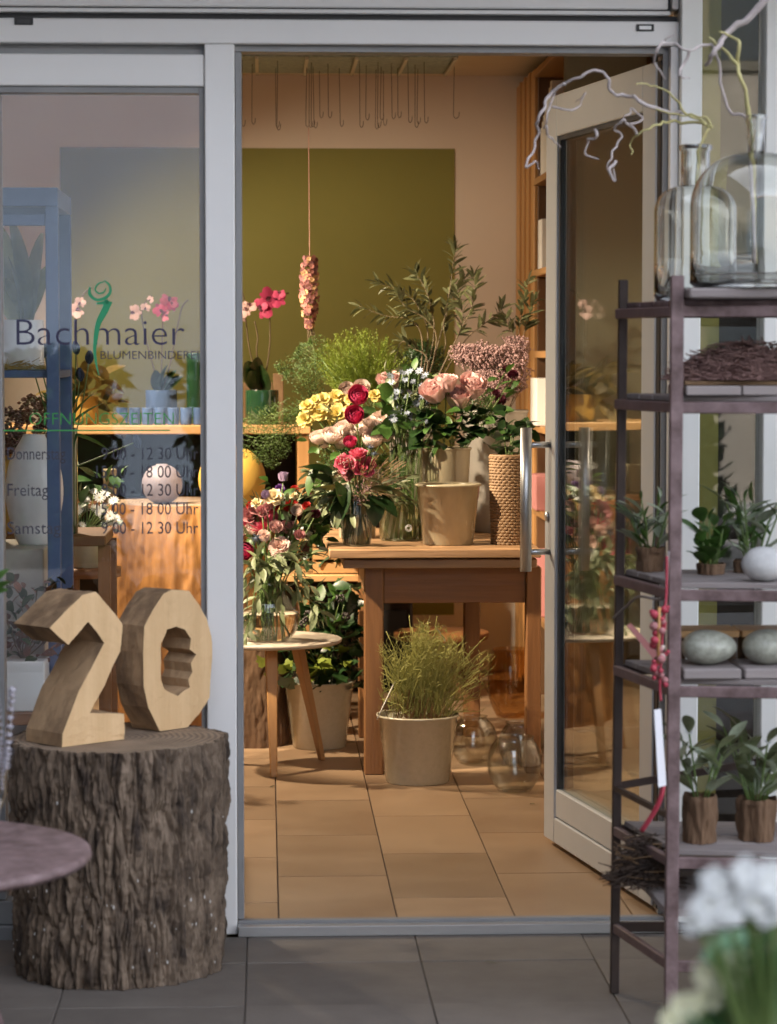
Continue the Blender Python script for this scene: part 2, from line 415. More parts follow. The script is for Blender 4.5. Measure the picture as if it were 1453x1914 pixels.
# ------------------------------------------------------------------ flower and leaf prototypes (unit radius meshes, shared)
def petal(mb, az, tilt, curl, length, width, cup=.3, r0=.0, z0=0., nu=4, nv=4, ruffle=0., pw=.7, tip=.9, rg=rnd):
    rows = []; r, z = r0, z0; ds = length / nv
    for j in range(nv + 1):
        v = j / nv; a = tilt + curl * v
        if j: r += sin(a) * ds; z += cos(a) * ds
        w = width * (max(.02, sin(pi * (.1 + (tip - .1) * v)))) ** pw
        row = []
        for i in range(nu + 1):
            u = -1 + 2 * i / nu
            k = cup * w * u * u
            rr = r - k * cos(a); zz = z + k * sin(a); tt = w * u
            if ruffle and v > .5:
                rr += rg.uniform(-ruffle, ruffle); zz += rg.uniform(-ruffle, ruffle)
            row.append((rr * cos(az) - tt * sin(az), rr * sin(az) + tt * cos(az), zz))
        rows.append(row)
    o = len(mb.v); mb.v += [p for row in rows for p in row]; k = nu + 1
    for j in range(nv):
        for i in range(nu):
            mb.f.append((o + j * k + i, o + j * k + i + 1, o + (j + 1) * k + i + 1, o + (j + 1) * k + i)); mb.m.append(mb.cur)
def unit(mb):
    rmax = max(sqrt(p[0] ** 2 + p[1] ** 2) for p in mb.v); zs = [p[2] for p in mb.v]; zc = (max(zs) + min(zs)) / 2
    mb.v = [(p[0] / rmax, p[1] / rmax, (p[2] - zc) / rmax) for p in mb.v]; return mb
def calyx(mb):
    mb.cur = 1
    zs = min(p[2] for p in mb.v)
    mb.lathe([(0, zs - .25), (.14, zs - .22), (.2, zs - .06), (0, zs - .01)], 8)
    for k in range(5): petal(mb, k * 1.257, R(80), R(60), .42, .1, 0, .1, zs - .04, 2, 3)
    mb.cur = 0; return mb
def rose_mesh(m, seed=0, openness=1.):
    g = random.Random(seed); mb = MB(); k = 0
    lay = [(3, .04), (3, .1), (4, .18), (5, .27), (5, .36), (5, .42)]
    for li, (n, r0) in enumerate(lay):
        f = li / (len(lay) - 1)
        for i in range(n):
            k += 1
            petal(mb, k * 2.4 + g.uniform(-.2, .2), R(-16 + 40 * f * openness), R(-8 + 62 * f ** 2.5 * openness), .98 - .16 * f + g.uniform(-.05, .05), .3 + .24 * f, .6 - .2 * f, r0, .1 * (1 - f) * g.uniform(.5, 1), 4, 6, .014, .5, .84, g)
    unit(mb); calyx(mb); return mb.mesh('rose_bloom', [m, M['stem']])
def ranun_mesh(m, seed=0):
    g = random.Random(seed); mb = MB(); L = 8
    for li in range(L):
        f = (li + .5) / L; n = 4 + li
        for i in range(n):
            petal(mb, 2 * pi * i / n + li * .7 + g.uniform(-.12, .12), R(12 + 74 * f), -R(70 + 35 * (1 - f)), .42 + .62 * f + g.uniform(-.03, .03), .22 + .24 * f, .35, .03 + .08 * f, .12 * (1 - f), 3, 4, .008, .5, .82, g)
    unit(mb); calyx(mb)
    return mb.mesh('ranunculus_bloom', [m, M['stem']])
def carn_mesh(m, seed=0):
    g = random.Random(seed); mb = MB()
    for li in range(6):
        f = li / 5; n = 6 + li * 2
        for i in range(n):
            petal(mb, 2 * pi * i / n + g.uniform(-.2, .2), R(5 + 70 * f), R(g.uniform(-10, 35)), .75 + .25 * f, .28, .1, .03, .05, 4, 4, .055, .5, .78, g)
    unit(mb); calyx(mb); return mb.mesh('carnation_bloom', [m, M['stem']])
def lisi_mesh(m, seed=0):
    g = random.Random(seed); mb = MB(); k = 0
    for li, n in enumerate((4, 5, 6)):
        f = li / 2
        for i in range(n):
            k += 1; petal(mb, k * 2.4 + g.uniform(-.2, .2), R(8 + 26 * f), R(25 + 45 * f), .9, .36 + .1 * f, .4, .04 + .05 * f, 0, 4, 5, .03, .5, .82, g)
    unit(mb); calyx(mb); return mb.mesh('lisianthus_bloom', [m, M['stem']])
def orchid_mesh(m):
    mb = MB()
    for az, w in ((90, .3), (210, .28), (330, .28)): petal(mb, R(az), R(82), R(12), .95, w, -.1, .02, 0, 3, 4)
    for az in (20, 160): petal(mb, R(az), R(74), R(14), 1.0, .5, -.12, .02, .04, 4, 4)
    mb.cur = 1; petal(mb, R(270), R(40), R(70), .5, .2, .3, .02, .05, 3, 4); mb.blob((0, 0, .12), .12)
    return mb.mesh('orchid_bloom', [m, M['p_dark']])
def star_mesh(m, n=5, name='small_bloom', c=None, wide=.34):
    mb = MB()
    for i in range(n): petal(mb, 2 * pi * i / n, R(60), R(30), 1, wide, .15, .05, 0, 3, 3)
    mb.cur = 1; mb.blob((0, 0, .12), .16)
    return mb.mesh(name, [m, c or M['p_yellow']])
def tulip_mesh(m):
    mb = MB()
    for i in range(6): petal(mb, i * pi / 3, R(48), R(-72), 1.5, .42, .4, .05, 0, 3, 5, 0, .7, .95)
    return unit(mb).mesh('tulip_bloom', [m])
def leaf_mesh(m, w=.22, fold=.25, bend=.35, n=6, pw=.8, tip=.98, name='leaf'):
    "along +X, unit length, midrib fold"
    mb = MB(); vs = []
    for i in range(n + 1):
        t = i / n; hw = w * max(.015, sin(pi * (.03 + (tip - .03) * t))) ** pw
        z = -bend * t * t
        vs += [(t, -hw, z + fold * hw), (t, 0, z), (t, hw, z + fold * hw)]
    fs = []
    for i in range(n):
        a = i * 3; fs += [(a, a + 1, a + 4, a + 3), (a + 1, a + 2, a + 5, a + 4)]
    mb.add(vs, fs); return mb.mesh(name, m)
def ivy_mesh(m):
    mb = MB(); pts = [(0, 0), (-.05, .3), (.1, .52), (.3, .38), (.55, .5), (.62, .25), (1, 0), (.62, -.25), (.55, -.5), (.3, -.38), (.1, -.52), (-.05, -.3)]
    vs = [(x, y, .12 * abs(y) - .25 * x * x) for x, y in pts] + [(.35, 0, -.03)]
    mb.add(vs, [(i, (i + 1) % 12, 12) for i in range(12)]); return mb.mesh('leaf', m)

P = {}
P['rose_pink'] = [rose_mesh(M['p_pink'], s, 1.05) for s in (1, 2, 3)]
P['rose_cup'] = [rose_mesh(M['p_pink'], s, .55) for s in (11, 12, 13)]
P['rose_hot'] = [rose_mesh(M['p_hot'], s, 1.) for s in (4, 5)]
P['rose_mauve'] = [rose_mesh(M['p_mauve'], s, .8) for s in (6, 7)]
P['rose_red'] = [rose_mesh(M['p_red'], 8, .9)]
P['ran_white'] = [ranun_mesh(M['p_white'], s) for s in (1, 2, 3)]
P['ran_mag'] = [ranun_mesh(M['p_mag'], s) for s in (4, 5)]
P['ran_hot'] = [ranun_mesh(M['p_hot'], 6)]
P['lis_yellow'] = [lisi_mesh(M['p_yellow'], s) for s in (1, 2, 3)]
P['lis_cream'] = [lisi_mesh(M['p_cream'], 4)]
P['lis_purple'] = [lisi_mesh(M['p_purple'], 5)]
P['lis_lilac'] = [rose_mesh(M['p_lilac'], 6, .4)]
P['carn'] = [carn_mesh(M['p_carn'], 1)]
P['rose_dark'] = [rose_mesh(M['p_dark'], 9, .7)]
P['orchid_mag'] = [orchid_mesh(M['p_mag'])]
P['orchid_pink'] = [orchid_mesh(M['p_pink'])]
P['orchid_hot'] = [orchid_mesh(M['p_hot'])]
P['nigella'] = [star_mesh(M['p_blue'], 8, 'nigella_bloom', M['leaf'], .2)]
P['white_star'] = [star_mesh(M['p_cool'], 5, 'white_bloom', M['p_lemon'], .5)]
P['lemon_star'] = [star_mesh(M['p_lemon'], 5, 'lemon_bloom', M['p_yellow'], .5)]
P['daisy'] = [star_mesh(M['p_cool'], 12, 'daisy_bloom', M['p_yellow'], .13)]
P['tulip'] = [tulip_mesh(M['p_tulip'])]
P['olive'] = leaf_mesh(M['oliveleaf'], .13, .3, .15)
P['grey'] = leaf_mesh(M['greyleaf'], .17, .3, .25)
P['broad'] = leaf_mesh(M['leaf'], .3, .25, .3)
P['dark'] = leaf_mesh(M['darkleaf'], .32, .25, .3)
P['sage'] = leaf_mesh(M['sageleaf'], .16, .35, .3)
P['blade'] = leaf_mesh(M['leaf'], .09, .4, .25)
P['wide'] = leaf_mesh(mat('blurred_green_leaf', (.03, .12, .05), .4, c2=(.06, .19, .08), nscale=6, transl=.2), .36, .2, .3, 8)
M['flake'] = mat('pale_lichen_flake', (.45, .43, .40), .9)
M['lilacpot'] = mat('dull_lilac_ceramic', (.22, .19, .22), .5, c2=(.27, .23, .26), nscale=5)
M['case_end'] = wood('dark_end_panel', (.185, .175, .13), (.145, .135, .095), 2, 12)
M['gypgrey'] = mat('grey_fuzz', (.36, .34, .38), .9)
P['paddle'] = leaf_mesh(mat('paddle_leaf', (.16, .17, .03), .4, c2=(.26, .26, .06), nscale=5, transl=.2), .17, .2, .12, 10, .55)
P['gold'] = leaf_mesh(mat('golden_leaf', (.12, .085, .02), .55, c2=(.20, .14, .03), nscale=5, transl=.2, rand=.2), .26, .25, .3)
P['rusty'] = leaf_mesh(mat('rusty_leaf', (.10, .035, .02), .5, c2=(.18, .07, .04), nscale=6, rand=.4), .3, .25, .3)
P_d1 = star_mesh(mat('straw_pink', (.30, .10, .085), .8, c2=(.42, .18, .14), nscale=8), 9, 'dried_bloom', M['brownstem'], .3)
P_d2 = star_mesh(mat('straw_cream', (.48, .27, .13), .8), 9, 'dried_bloom', M['brownstem'], .3)
P_d3 = star_mesh(mat('straw_mauve', (.17, .06, .06), .8), 8, 'dried_bloom', M['brownstem'], .3)
M['gypdry'] = mat('dried_head', (.20, .10, .06), .85, c2=(.34, .19, .13), nscale=40)
M['strawy'] = mat('yellow_straw', (.42, .29, .08), .8)
M['round_top'] = mat('worn_round_top', (.42, .36, .29), .5, c2=(.56, .48, .38), nscale=7, detail=8, stretch=(.3, 1, 1), bump=.3, rvar=.1)
M['ribthin'] = sheet_glass('grey_ribbed_glass', (.72, .75, .74), f0=.07)
M['thinb'] = sheet_glass('bowl_glass', (.88, .88, .85), f0=.10, k=1)
_mb = MB(); _mb.lathe([(0, -1), (.75, -.65), (1, 0), (.75, .65), (0, 1)], 7); P_berry = _mb.mesh('berry', M['berry'])
P['ivy'] = ivy_mesh(M['darkleaf']); P['ivyy'] = ivy_mesh(M['yleaf'])
P['orchidleaf'] = leaf_mesh(M['darkleaf'], .24, .3, .25, 8, .6)

def bloom(kind, name, parent, p, r, d=(0, -.5, 1), lab=None):
    me = rnd.choice(P[kind])
    o = put(name, me, parent, loc=p, rot=zq(Vector(d) + rv(.22), rnd.uniform(0, 6.28)), scale=r)
    if lab: o['label'] = lab
    return o
def leaf(kind, parent, p, d, L, roll=None, name='leaf'):
    return put(name, P[kind], parent, loc=p, rot=xq(d, rnd.uniform(-.9, .9) if roll is None else roll), scale=L)
def stem(parent, p, q, r=.0025, sag=None, m=None, name='stem'):
    mb = MB(); mb.tube(bez(p, q, sag if sag is not None else rv(.015), 5), r, 5)
    return mb.build(name, m or M['stem'], parent, True, fixn=False)
def branch(parent, pts, lk, n, L, r=.003, m=None, start=.2, ang=.75, name='twig'):
    pp = smoothpath(pts, 5); k = len(pp)
    mb = MB(); mb.tube(pp, [r * (1.1 - .85 * i / (k - 1)) for i in range(k)], 5)
    mb.build(name, m or M['brownstem'], parent, True, fixn=False)
    for i in range(n):
        t = start + (1 - start) * (i + rnd.random() * .6) / n; f = min(t, .999) * (k - 1); a = int(f); b = min(a + 1, k - 1)
        p = pp[a].lerp(pp[b], f - a); d = (pp[b] - pp[a]).normalized() if b > a else Vector((0, 0, 1))
        side = d.cross(rdir()).normalized()
        leaf(lk, parent, p, d * (1 - ang * .5) + side * ang, L * rnd.uniform(.7, 1.15))
    leaf(lk, parent, pp[-1], pp[-1] - pp[-2], L * .8)
def vessel(outer, th, n=40):
    "closed shell profile: outside up, inside down"
    inner = [(max(r - th, .0005), z) for r, z in outer if r > 0]
    zb = outer[0][1] + th * 1.6
    inn = [(r, max(z, zb)) for r, z in reversed(inner)]
    return outer + inn + [(0, zb)]
# ================================================================== SETTING
def struct(name, mb, m, parent=None, **k): return mb.build(name, m, parent, kind='structure', **k)
CEIL, BACK, LEFTW, RIGHTW = 2.62, 5.2, -2.4, 1.5
GZ = -.03
struct('street', MB().box(-150, 150, -150, -3.42, -.14, -.10), M['asphalt'])
struct('ground', MB().box(-150, 150, -3.42, 150, -.30, -.09), M['pavejoint'])
pave = struct('pavement', MB().box(-6, 6, -3.4, -.02, -.085, GZ - .005), M['pavejoint'])
struct('kerb', MB().box(-6, 6, -3.56, -3.402, -.12, GZ), M['paver'])
pw = .415
pm = MB().box(-pw / 2 + .0014, pw / 2 - .0014, -pw / 2 + .0014, pw / 2 - .0014, -.03, 0)
bm = bmesh.new(); me = pm.mesh('paving_slab', M['paver'], False); bm.from_mesh(me)
bmesh.ops.bevel(bm, geom=bm.edges[:], offset=.0016, segments=1, affect='EDGES'); bmesh.ops.recalc_face_normals(bm, faces=bm.faces); bm.to_mesh(me); bm.free()
px0 = X(462, -.1, 1760)
for i in range(-5, 6):
    for j in range(8):
        o = put('paver', me, pave, loc=(px0 + pw * (i + .5), -.325 + pw * .5 - j * pw - (.0 if True else 0), GZ + rnd.uniform(-.0015, .0015)))
        if j == 0:   # the row against the shop front is cut narrower
            o.scale = (1, .68, 1); o.location.y = -.026 - pw * .34
        else: o.location.y = -.026 - pw * .68 - pw * (j - .5)
# interior floor
floor = struct('floor', MB().box(LEFTW, RIGHTW, .03, BACK, -.08, -.006), M['grout'])
tw, tl = .297, .612
me = MB().box(-tw / 2 + .002, tw / 2 - .002, -tl / 2 + .002, tl / 2 - .002, -.02, 0).mesh('tile', M['tile'], False)
bm = bmesh.new(); bm.from_mesh(me); bmesh.ops.bevel(bm, geom=bm.edges[:], offset=.0012, segments=1, affect='EDGES'); bmesh.ops.recalc_face_normals(bm, faces=bm.faces); bm.to_mesh(me); bm.free()
offs = [.58, .28, .6, .24]
for i in range(-8, 5):
    y0 = offs[i % 4] - tl
    x = .028 + tw * (i + .5) - .0
    if x - tw / 2 < LEFTW + .01 or x + tw / 2 > RIGHTW: continue
    j = 0
    while True:
        a, b = max(y0 + j * tl, .034), min(y0 + (j + 1) * tl, BACK - .01)
        if a > BACK - .05: break
        if b - a > .03:
            o = put('tile', me, floor, loc=(x, (a + b) / 2, rnd.uniform(-.0005, .0005)))
            o.scale = (1, (b - a) / tl, 1)
        j += 1
struct('ceiling', MB().box(LEFTW - .2, RIGHTW + .2, .12, BACK + .2, CEIL, CEIL + .2), M['ceil'])
bw = struct('back_wall', MB().box(LEFTW - .2, RIGHTW + .2, BACK, BACK + .2, -.1, CEIL), M['plaster'])
xa, xb, zt = X(112, BACK, 275), X(850, BACK, 400), Z(277, BACK)
MB().box(xa, xb, BACK - .003, BACK + .01, .25, zt).build('painted_panel', M['olive'], bw)
struct('side_wall', MB().box(LEFTW - .2, LEFTW, .12, BACK, -.1, CEIL), M['plaster'])
struct('side_wall', MB().box(RIGHTW, RIGHTW + .2, .12, BACK, -.1, CEIL), M['plaster'])

# ------------------------------------------------------------------ shop front
sf = T('shop_front', 'light grey metal shop front framing the open glass door', 'shop front', (0, 0, 0))
xl, xr = X(385, 0), X(441, 0)
zb = Z(83, 0, 700); zbt = Z(37, 0, 700)
xj0, xj1 = X(1252, 0, 300), X(1268, 0, 300)
ztop = 2.75
MB().box(xl, xr, 0, .09, GZ, zb).build('post', M['alu'], sf, bevel=.003)
MB().box(xr + .001, xr + .017, .012, .09, .006, zb - .018).build('jamb_strip', M['alu_grey'], sf, bevel=.002)
MB().box(-1.9, xj1, -.004, .10, zb, zbt).build('beam', M['alu'], sf, bevel=.003)
MB().box(-1.9, xj1, .03, .10, zbt, zbt + .016).build('groove', M['gasket'], sf)
zt0 = zbt + .016
MB().box(-1.9, xj1 - .02, .004, .09, zt0, zt0 + .010).build('bead', M['alu'], sf, bevel=.002)
MB().box(-1.9, xj1 - .02, .012, .09, zt0 + .010, zt0 + .014).build('groove', M['gasket'], sf)
MB().box(-1.9, xj1 - .026, .004, .09, zt0 + .014, zt0 + .052).build('transom_rail', M['alu'], sf, bevel=.003)
MB().box(-1.9, xj1 - .026, .03, .036, zt0 + .052, ztop).build('transom_pane', M['pane'], sf)
MB().box(xj1 - .024, xj1 - .018, .03, .09, zt0 + .014, ztop).build('groove', M['gasket'], sf)
MB().box(xj1 - .017, xj1, .0, .10, zt0 + .014, ztop).build('transom_post', M['alu'], sf, bevel=.002)
# door head and jamb
MB().box(xr + .001, xj0 - .014, .02, .09, zb - .016, zb - .001).build('head_strip', M['alu_grey'], sf)
MB().box(xj0 - .013, xj0, .03, .11, .006, zb - .001).build('jamb_strip', M['alu_grey'], sf)
MB().box(xj0 + .001, xj1, -.002, .10, GZ, zb - .001).build('jamb', M['alu'], sf, bevel=.002)
MB().box(xr + .002, xj0, -.03, .006, GZ, -.004).build('sill_nose', M['sill'], sf, bevel=.002)
MB().box(xr + .002, xj0, .008, .034, GZ, .004).build('sill', M['alu_grey'], sf, bevel=.001)
# drain slots
def slot(x0, x1, y0, y1, inner):
    a, b = W(x0, y1, -.006), W(x1, y0, -.006)
    f = MB().box(a.x, b.x, -.008, -.005, a.z, b.z).build('drain_slot', M['black'], sf, bevel=.0008)
    dx = (b.x - a.x) * .16; dz = (b.z - a.z) * .25
    MB().box(a.x + dx, b.x - dx, -.0095, -.0082, a.z + dz, b.z - dz).build('slot_cap', inner, f)
slot(27, 62, 33, 46, M['gasket']); slot(1190, 1223, 45, 58, M['whiteplastic'])
# left fixed window
zr1, zr0 = Z(100, 0, 200), Z(160, 0, 200)
win = MB().box(-1.9, xl - .001, .004, .08, zr0, zr1).build('window', M['alu'], sf, bevel=.003)
MB().box(-1.9, xl - .001, .03, .09, zr1, zb - .001).build('reveal', M['alu_grey'], sf)
xg = X(375, 0); xs = X(4, 0)
MB().box(xg, xl - .001, .014, .08, .06, zr0 - .001).build('gasket', M['alu_grey'], win)
MB().box(-1.9, xg - .001, .014, .08, zr0 - .016, zr0 - .001).build('gasket', M['alu_grey'], win)
MB().box(xs - .10, xs, .014, .08, .06, zr0 - .017).build('stile', M['alu_grey'], win, bevel=.002)
MB().box(-1.9, xl - .001, .004, .08, .0, .058).build('bottom_rail', M['alu_grey'], win, bevel=.002)
MB().box(-1.9, xl - .001, -.01, .08, GZ - .03, -.001).build('window_sill', M['alu_grey'], sf, bevel=.002)
MB().box(xs + .001, xg - .001, .030, .036, .058, zr0 - .017).build('pane', M['pane'], win)
MB().box(-1.9, xs - .101, .030, .036, .058, zr0 - .017).build('pane', M['pane'], win)
# lettering on the pane
GY = .0275
FONTM = {}
def lettering(s, x0, x1, ybase, ytop, m, name='lettering', xh=None, bold=0.):
    cu = bpy.data.curves.new('text', 'FONT'); cu.body = s; cu.size = 1; cu.resolution_u = 3; cu.offset = bold
    o = bpy.data.objects.new('text', cu); col.objects.link(o)
    bpy.context.view_layer.update()
    me = bpy.data.meshes.new_from_object(o.evaluated_get(bpy.context.evaluated_depsgraph_get()))
    bpy.data.objects.remove(o); bpy.data.curves.remove(cu)
    xsv = [v.co.x for v in me.vertices]; zsv = [v.co.y for v in me.vertices]
    a, b = W(x0, ybase, GY), W(x1, ytop, GY)
    cap = max(zsv)
    sx = (b.x - a.x) / (max(xsv) - min(xsv)); sz = (b.z - a.z) / cap
    x00 = min(xsv)
    for v in me.vertices:
        x, z = v.co.x, v.co.y
        v.co = (a.x + (x - x00) * sx, GY, a.z + z * sz)
    me.materials.clear(); me.materials.append(m)
    o = put(name, me, win); return o
lettering('Bachmaier', 31, 345, 645, 597, M['ink'], bold=-.012)
lettering('BLUMENBINDEREI', 188, 371, 671, 656, M['inkgrey'], bold=-.006)
lettering('ÖFFNUNGSZEITEN', 55, 325, 794, 766, M['inkgreen2'], bold=-.012)
a, b = W(6, 806, GY), W(318, 803, GY)
MB().box(a.x, b.x, GY - .0006, GY, a.z, b.z).build('rule', M['inkgreen2'], win)
for y, s1, s2 in ((859, 'Donnerstag', '9 00 - 12 30 Uhr'), (893, '', '15 00 - 18 00 Uhr'), (927, 'Freitag', '9 00 - 12 30 Uhr'), (962, '', '15 00 - 18 00 Uhr'), (998, 'Samstag', '9 00 - 12 30 Uhr')):
    if s1: lettering(s1, 14, {'Donnerstag': 122, 'Freitag': 90, 'Samstag': 113}[s1], y, y - 23, M['inkgrey'])
    lettering(s2, 190 if s2[0] == '9' else 180, 371, y, y - 23, M['inkgrey'])
# green swirl: ribbon strokes with varying width
def ribbon(pts, ws, m):
    P2 = smoothpath([Vector((p[0], p[1], 0)) for p in pts], 6); k = len(P2); mb = MB(); L = []; Rr = []
    for i, p in enumerate(P2):
        t = (P2[min(i + 1, k - 1)] - P2[max(i - 1, 0)]).normalized(); nn = Vector((-t.y, t.x, 0))
        f = i / (k - 1) * (len(ws) - 1); a = int(min(f, len(ws) - 2)); w = lerp(ws[a], ws[a + 1], f - a) / 2
        q = p + nn * w; r_ = p - nn * w
        L.append(W(q.x, q.y, GY - .0004)); Rr.append(W(r_.x, r_.y, GY - .0004))
    vs = L + Rr; mb.add(vs, [(i, i + 1, k + i + 1, k + i) for i in range(k - 1)])
    return mb
logo = ribbon([(203, 562), (196, 580), (184, 604), (179, 632), (177, 655), (180, 680), (185, 702)], [15, 13, 10, 8, 6, 4, 1], M['inkgreen']).build('logo_swirl', M['inkgreen'], win)
ribbon([(203, 563), (192, 566), (180, 567)], [9, 6, 3], M['inkgreen']).build('logo_stroke', M['inkgreen'], win)
ribbon([(168, 536), (168, 550), (180, 560), (196, 557), (206, 546), (204, 532), (194, 524)], [3, 6, 5, 6, 5, 4, 2], M['inkgreen']).build('logo_stroke', M['inkgreen'], win)
ribbon([(194, 527), (184, 530), (178, 540), (184, 548), (194, 546), (198, 538)], [2, 3, 3, 3, 3, 1], M['inkgreen']).build('logo_stroke', M['inkgreen'], win)
# outer walls and the next window to the right
xp1 = X(1311, -.02, 300)
tag(MB().box(-2.04, 9, -1.0, -.001, 2.62, 2.74).build('canopy', M['tray']), 'unseen flat grey canopy added over the shop front to shade it', 'canopy')  # unseen overhang added to shade the beams, stump and paving
uw = tag(MB().box(-9, 9, .0, .30, ztop, 13).build('upper_facade', M['housepale']), 'pale upper storeys above the shop front', 'facade')
uw = tag(MB().box(-9, -1.9, .0, .30, -.1, ztop - .001).build('outer_wall', M['housepale']), 'pale outer wall left of the shop window', 'wall')
tag(MB().box(-2.9, -2.05, -9.5, -.001, -.1, 6).build('sky_blocker_wing', M['wing']), 'dark wing wall added left of the shop window to block sky light', 'wall')  # unseen wall added to cut off sky light from the left
tag(MB().box(-9, 9, BACK + .201, BACK + .4, -.1, 13).build('rear_facade', M['housepale']), 'pale rear facade closing the building', 'facade')
tag(MB().box(-9, 9, .301, BACK + .2, 12.7, 13).build('flat_roof', M['housepale']), 'flat roof over the shop building', 'roof')
pil = tag(MB().box(xj1 + .001, xp1, -.03, .10, GZ, ztop - .001).build('pilaster', M['ceramicw'], bevel=.003), 'narrow white pilaster right of the door frame', 'pilaster')
rw = T('shop_window', 'right hand shop window with white posts behind the plant rack', 'window', (xp1, 0, 0))
xw2, xw3 = X(1428, 0, 300), X(1500, 0, 300)
MB().box(xw2, xw3, -.02, .08, GZ, ztop - .001).build('post', M['ceramicw'], rw, bevel=.003)
MB().box(xp1 + .001, xw2 - .001, .03, .036, .03, ztop - .05).build('pane', M['pane'], rw)
MB().box(xp1 + .001, xw2 - .001, .0, .08, GZ, .029).build('bottom_rail', M['alu'], rw)
MB().box(xp1 + .001, xw2 - .001, .0, .08, ztop - .049, ztop - .001).build('top_rail', M['alu'], rw)
MB().box(xw3 + .001, 9, .0, .30, -.1, ztop - .001).build('wall', M['housepale'], rw)
MB().box(xp1 + .04, xw2 + .02, .15, .165, 1.62, 2.6).build('blind', M['blind'], rw)
MB().box(xp1 + .04, xw2 + .02, .17, .185, .03, 1.70).build('dark_interior_sheet', M['board'], rw)  # dark sheet added to stand for the unlit interior behind the pane
cur = tag(MB().box(xp1 + .004, X(1344, .12, 700), .12, .14, .02, 2.5).build('window_blind', M['olive']), 'narrow olive beige blind hanging inside the right window', 'blind')

# ------------------------------------------------------------------ open door leaf
hinge = Vector((X(1222, .07, 900), .07)); free = Vector((X(1019, 1.05, 900), 1.05))
du = (free - hinge); DL = du.length; du.normalize(); dn = Vector((-du.y, du.x))   # dn: outer face, to the left
if dn.x > 0: dn = -dn
door = T('glass_door', 'open grey framed glass door swung into the shop with long bar handles', 'door', (hinge.x, hinge.y, 0))
def dp(u, n, z): return Vector((hinge.x + du.x * u + dn.x * n, hinge.y + du.y * u + dn.y * n, z))
dz0, dz1 = .018, 2.135
def dbox(u0, u1, n0, n1, z0, z1):
    c = dp((u0 + u1) / 2, (n0 + n1) / 2, (z0 + z1) / 2)
    return MB().obox(c, Vector((du.x, du.y, 0)) * (u1 - u0) / 2, Vector((dn.x, dn.y, 0)) * (n1 - n0) / 2, (0, 0, (z1 - z0) / 2))
sw_ = .105
th = .06
dbox(0, sw_, -th, 0, dz0, dz1).build('hinge_stile', M['door_alu'], door, bevel=.003)
dbox(DL - sw_, DL, -th, 0, dz0, dz1).build('lock_stile', M['door_alu'], door, bevel=.003)
dbox(sw_ + .0005, DL - sw_ - .0005, -th, 0, dz1 - .115, dz1).build('top_rail', M['door_alu'], door, bevel=.003)
dbox(sw_ + .0005, DL - sw_ - .0005, -th, 0, dz0, dz0 + .072).build('bottom_rail', M['door_alu'], door, bevel=.003)
dbox(sw_ + .0005, DL - sw_ - .0005, -th, -.004, dz0 + .074, dz0 + .155).build('bottom_rail', M['door_alu'], door, bevel=.004)
for a_, b_ in ((sw_ + .001, sw_ + .012), (DL - sw_ - .012, DL - sw_ - .001)):
    dbox(a_, b_, -th + .006, -.008, dz0 + .156, dz1 - .116).build('gasket', M['gasket'], door)
dbox(sw_ + .013, DL - sw_ - .013, -th + .006, -.008, dz1 - .127, dz1 - .116).build('gasket', M['gasket'], door)
for n0_ in (-.046, -.020): dbox(sw_ + .012, DL - sw_ - .012, n0_, n0_ + .004, dz0 + .155, dz1 - .128).build('pane', M['doorpane'], door)
hz0, hz1 = Z(1069, .97, 980), Z(800, .97, 980)
for nn_, nm in ((.07, 0),):
    h = MB().tube([dp(DL - .05, nn_, hz0), dp(DL - .05, nn_, hz1)], .0165, 20).build('handle', M['steel'], door, True)
    for zz in (Z(1033, .97, 980), Z(832, .97, 980)):
        s0 = 0 if nm == 0 else -th
        MB().tube([dp(DL - .05, s0, zz), dp(DL - .05, nn_, zz)], .009, 12).build('mount', M['steel'], h, True)
MB().tube([dp(DL - .03, .001, Z(966, 1.03)), dp(DL - .03, .006, Z(966, 1.03))], .014, 16).build('lock_cylinder', M['steel'], door, True)
for zz in (.25, 1.1, 1.95):
    MB().tube([dp(-.02, -.03, zz - .06), dp(-.02, -.03, zz + .06)], .012, 12).build('hinge', M['black'], door, True)
dbox(-.03, -.001, -th + .01, -.004, dz0, dz1).build('edge_seal', M['black'], door)

# ------------------------------------------------------------------ street side opposite (seen in the reflections)
hs = T('house', 'blue rendered house across the street', 'house', (-4, -19, 0))
MB().box(-9.5, 2.9, -24, -19, -.1, 7.0).build('wall', M['houseblue'], hs)
MB().box(-9.8, 3.0, -24.3, -18.7, 7.0, 7.25).build('roof', M['roof'], hs)
for i in range(2):
    for zf in (1.0, 4.0):
        w_ = MB().box(-8.6 + i * 2.5, -7.5 + i * 2.5, -19.001, -18.95, zf, zf + 1.6).build('window', M['ceramicw'], hs)
        MB().box(-8.5 + i * 2.5, -7.6 + i * 2.5, -18.949, -18.94, zf + .1, zf + 1.5).build('pane', M['darkglass'], w_)
hs2 = T('house', 'brown rendered house across the street beside the blue one', 'house', (8, -20, 0))
MB().box(2.905, 13, -25, -20, -.1, 8).build('wall', M['housedark'], hs2)
MB().box(3.01, 13.3, -25.3, -19.7, 8, 8.3).build('roof', M['roof'], hs2)
for i in range(3):
    for zf in (1.0, 4.2):
        w_ = MB().box(4.3 + i * 2.8, 5.5 + i * 2.8, -20.001, -19.95, zf, zf + 1.7).build('window', M['board'], hs2)
        MB().box(4.4 + i * 2.8, 5.4 + i * 2.8, -19.949, -19.94, zf + .1, zf + 1.6).build('pane', M['darkglass'], w_)

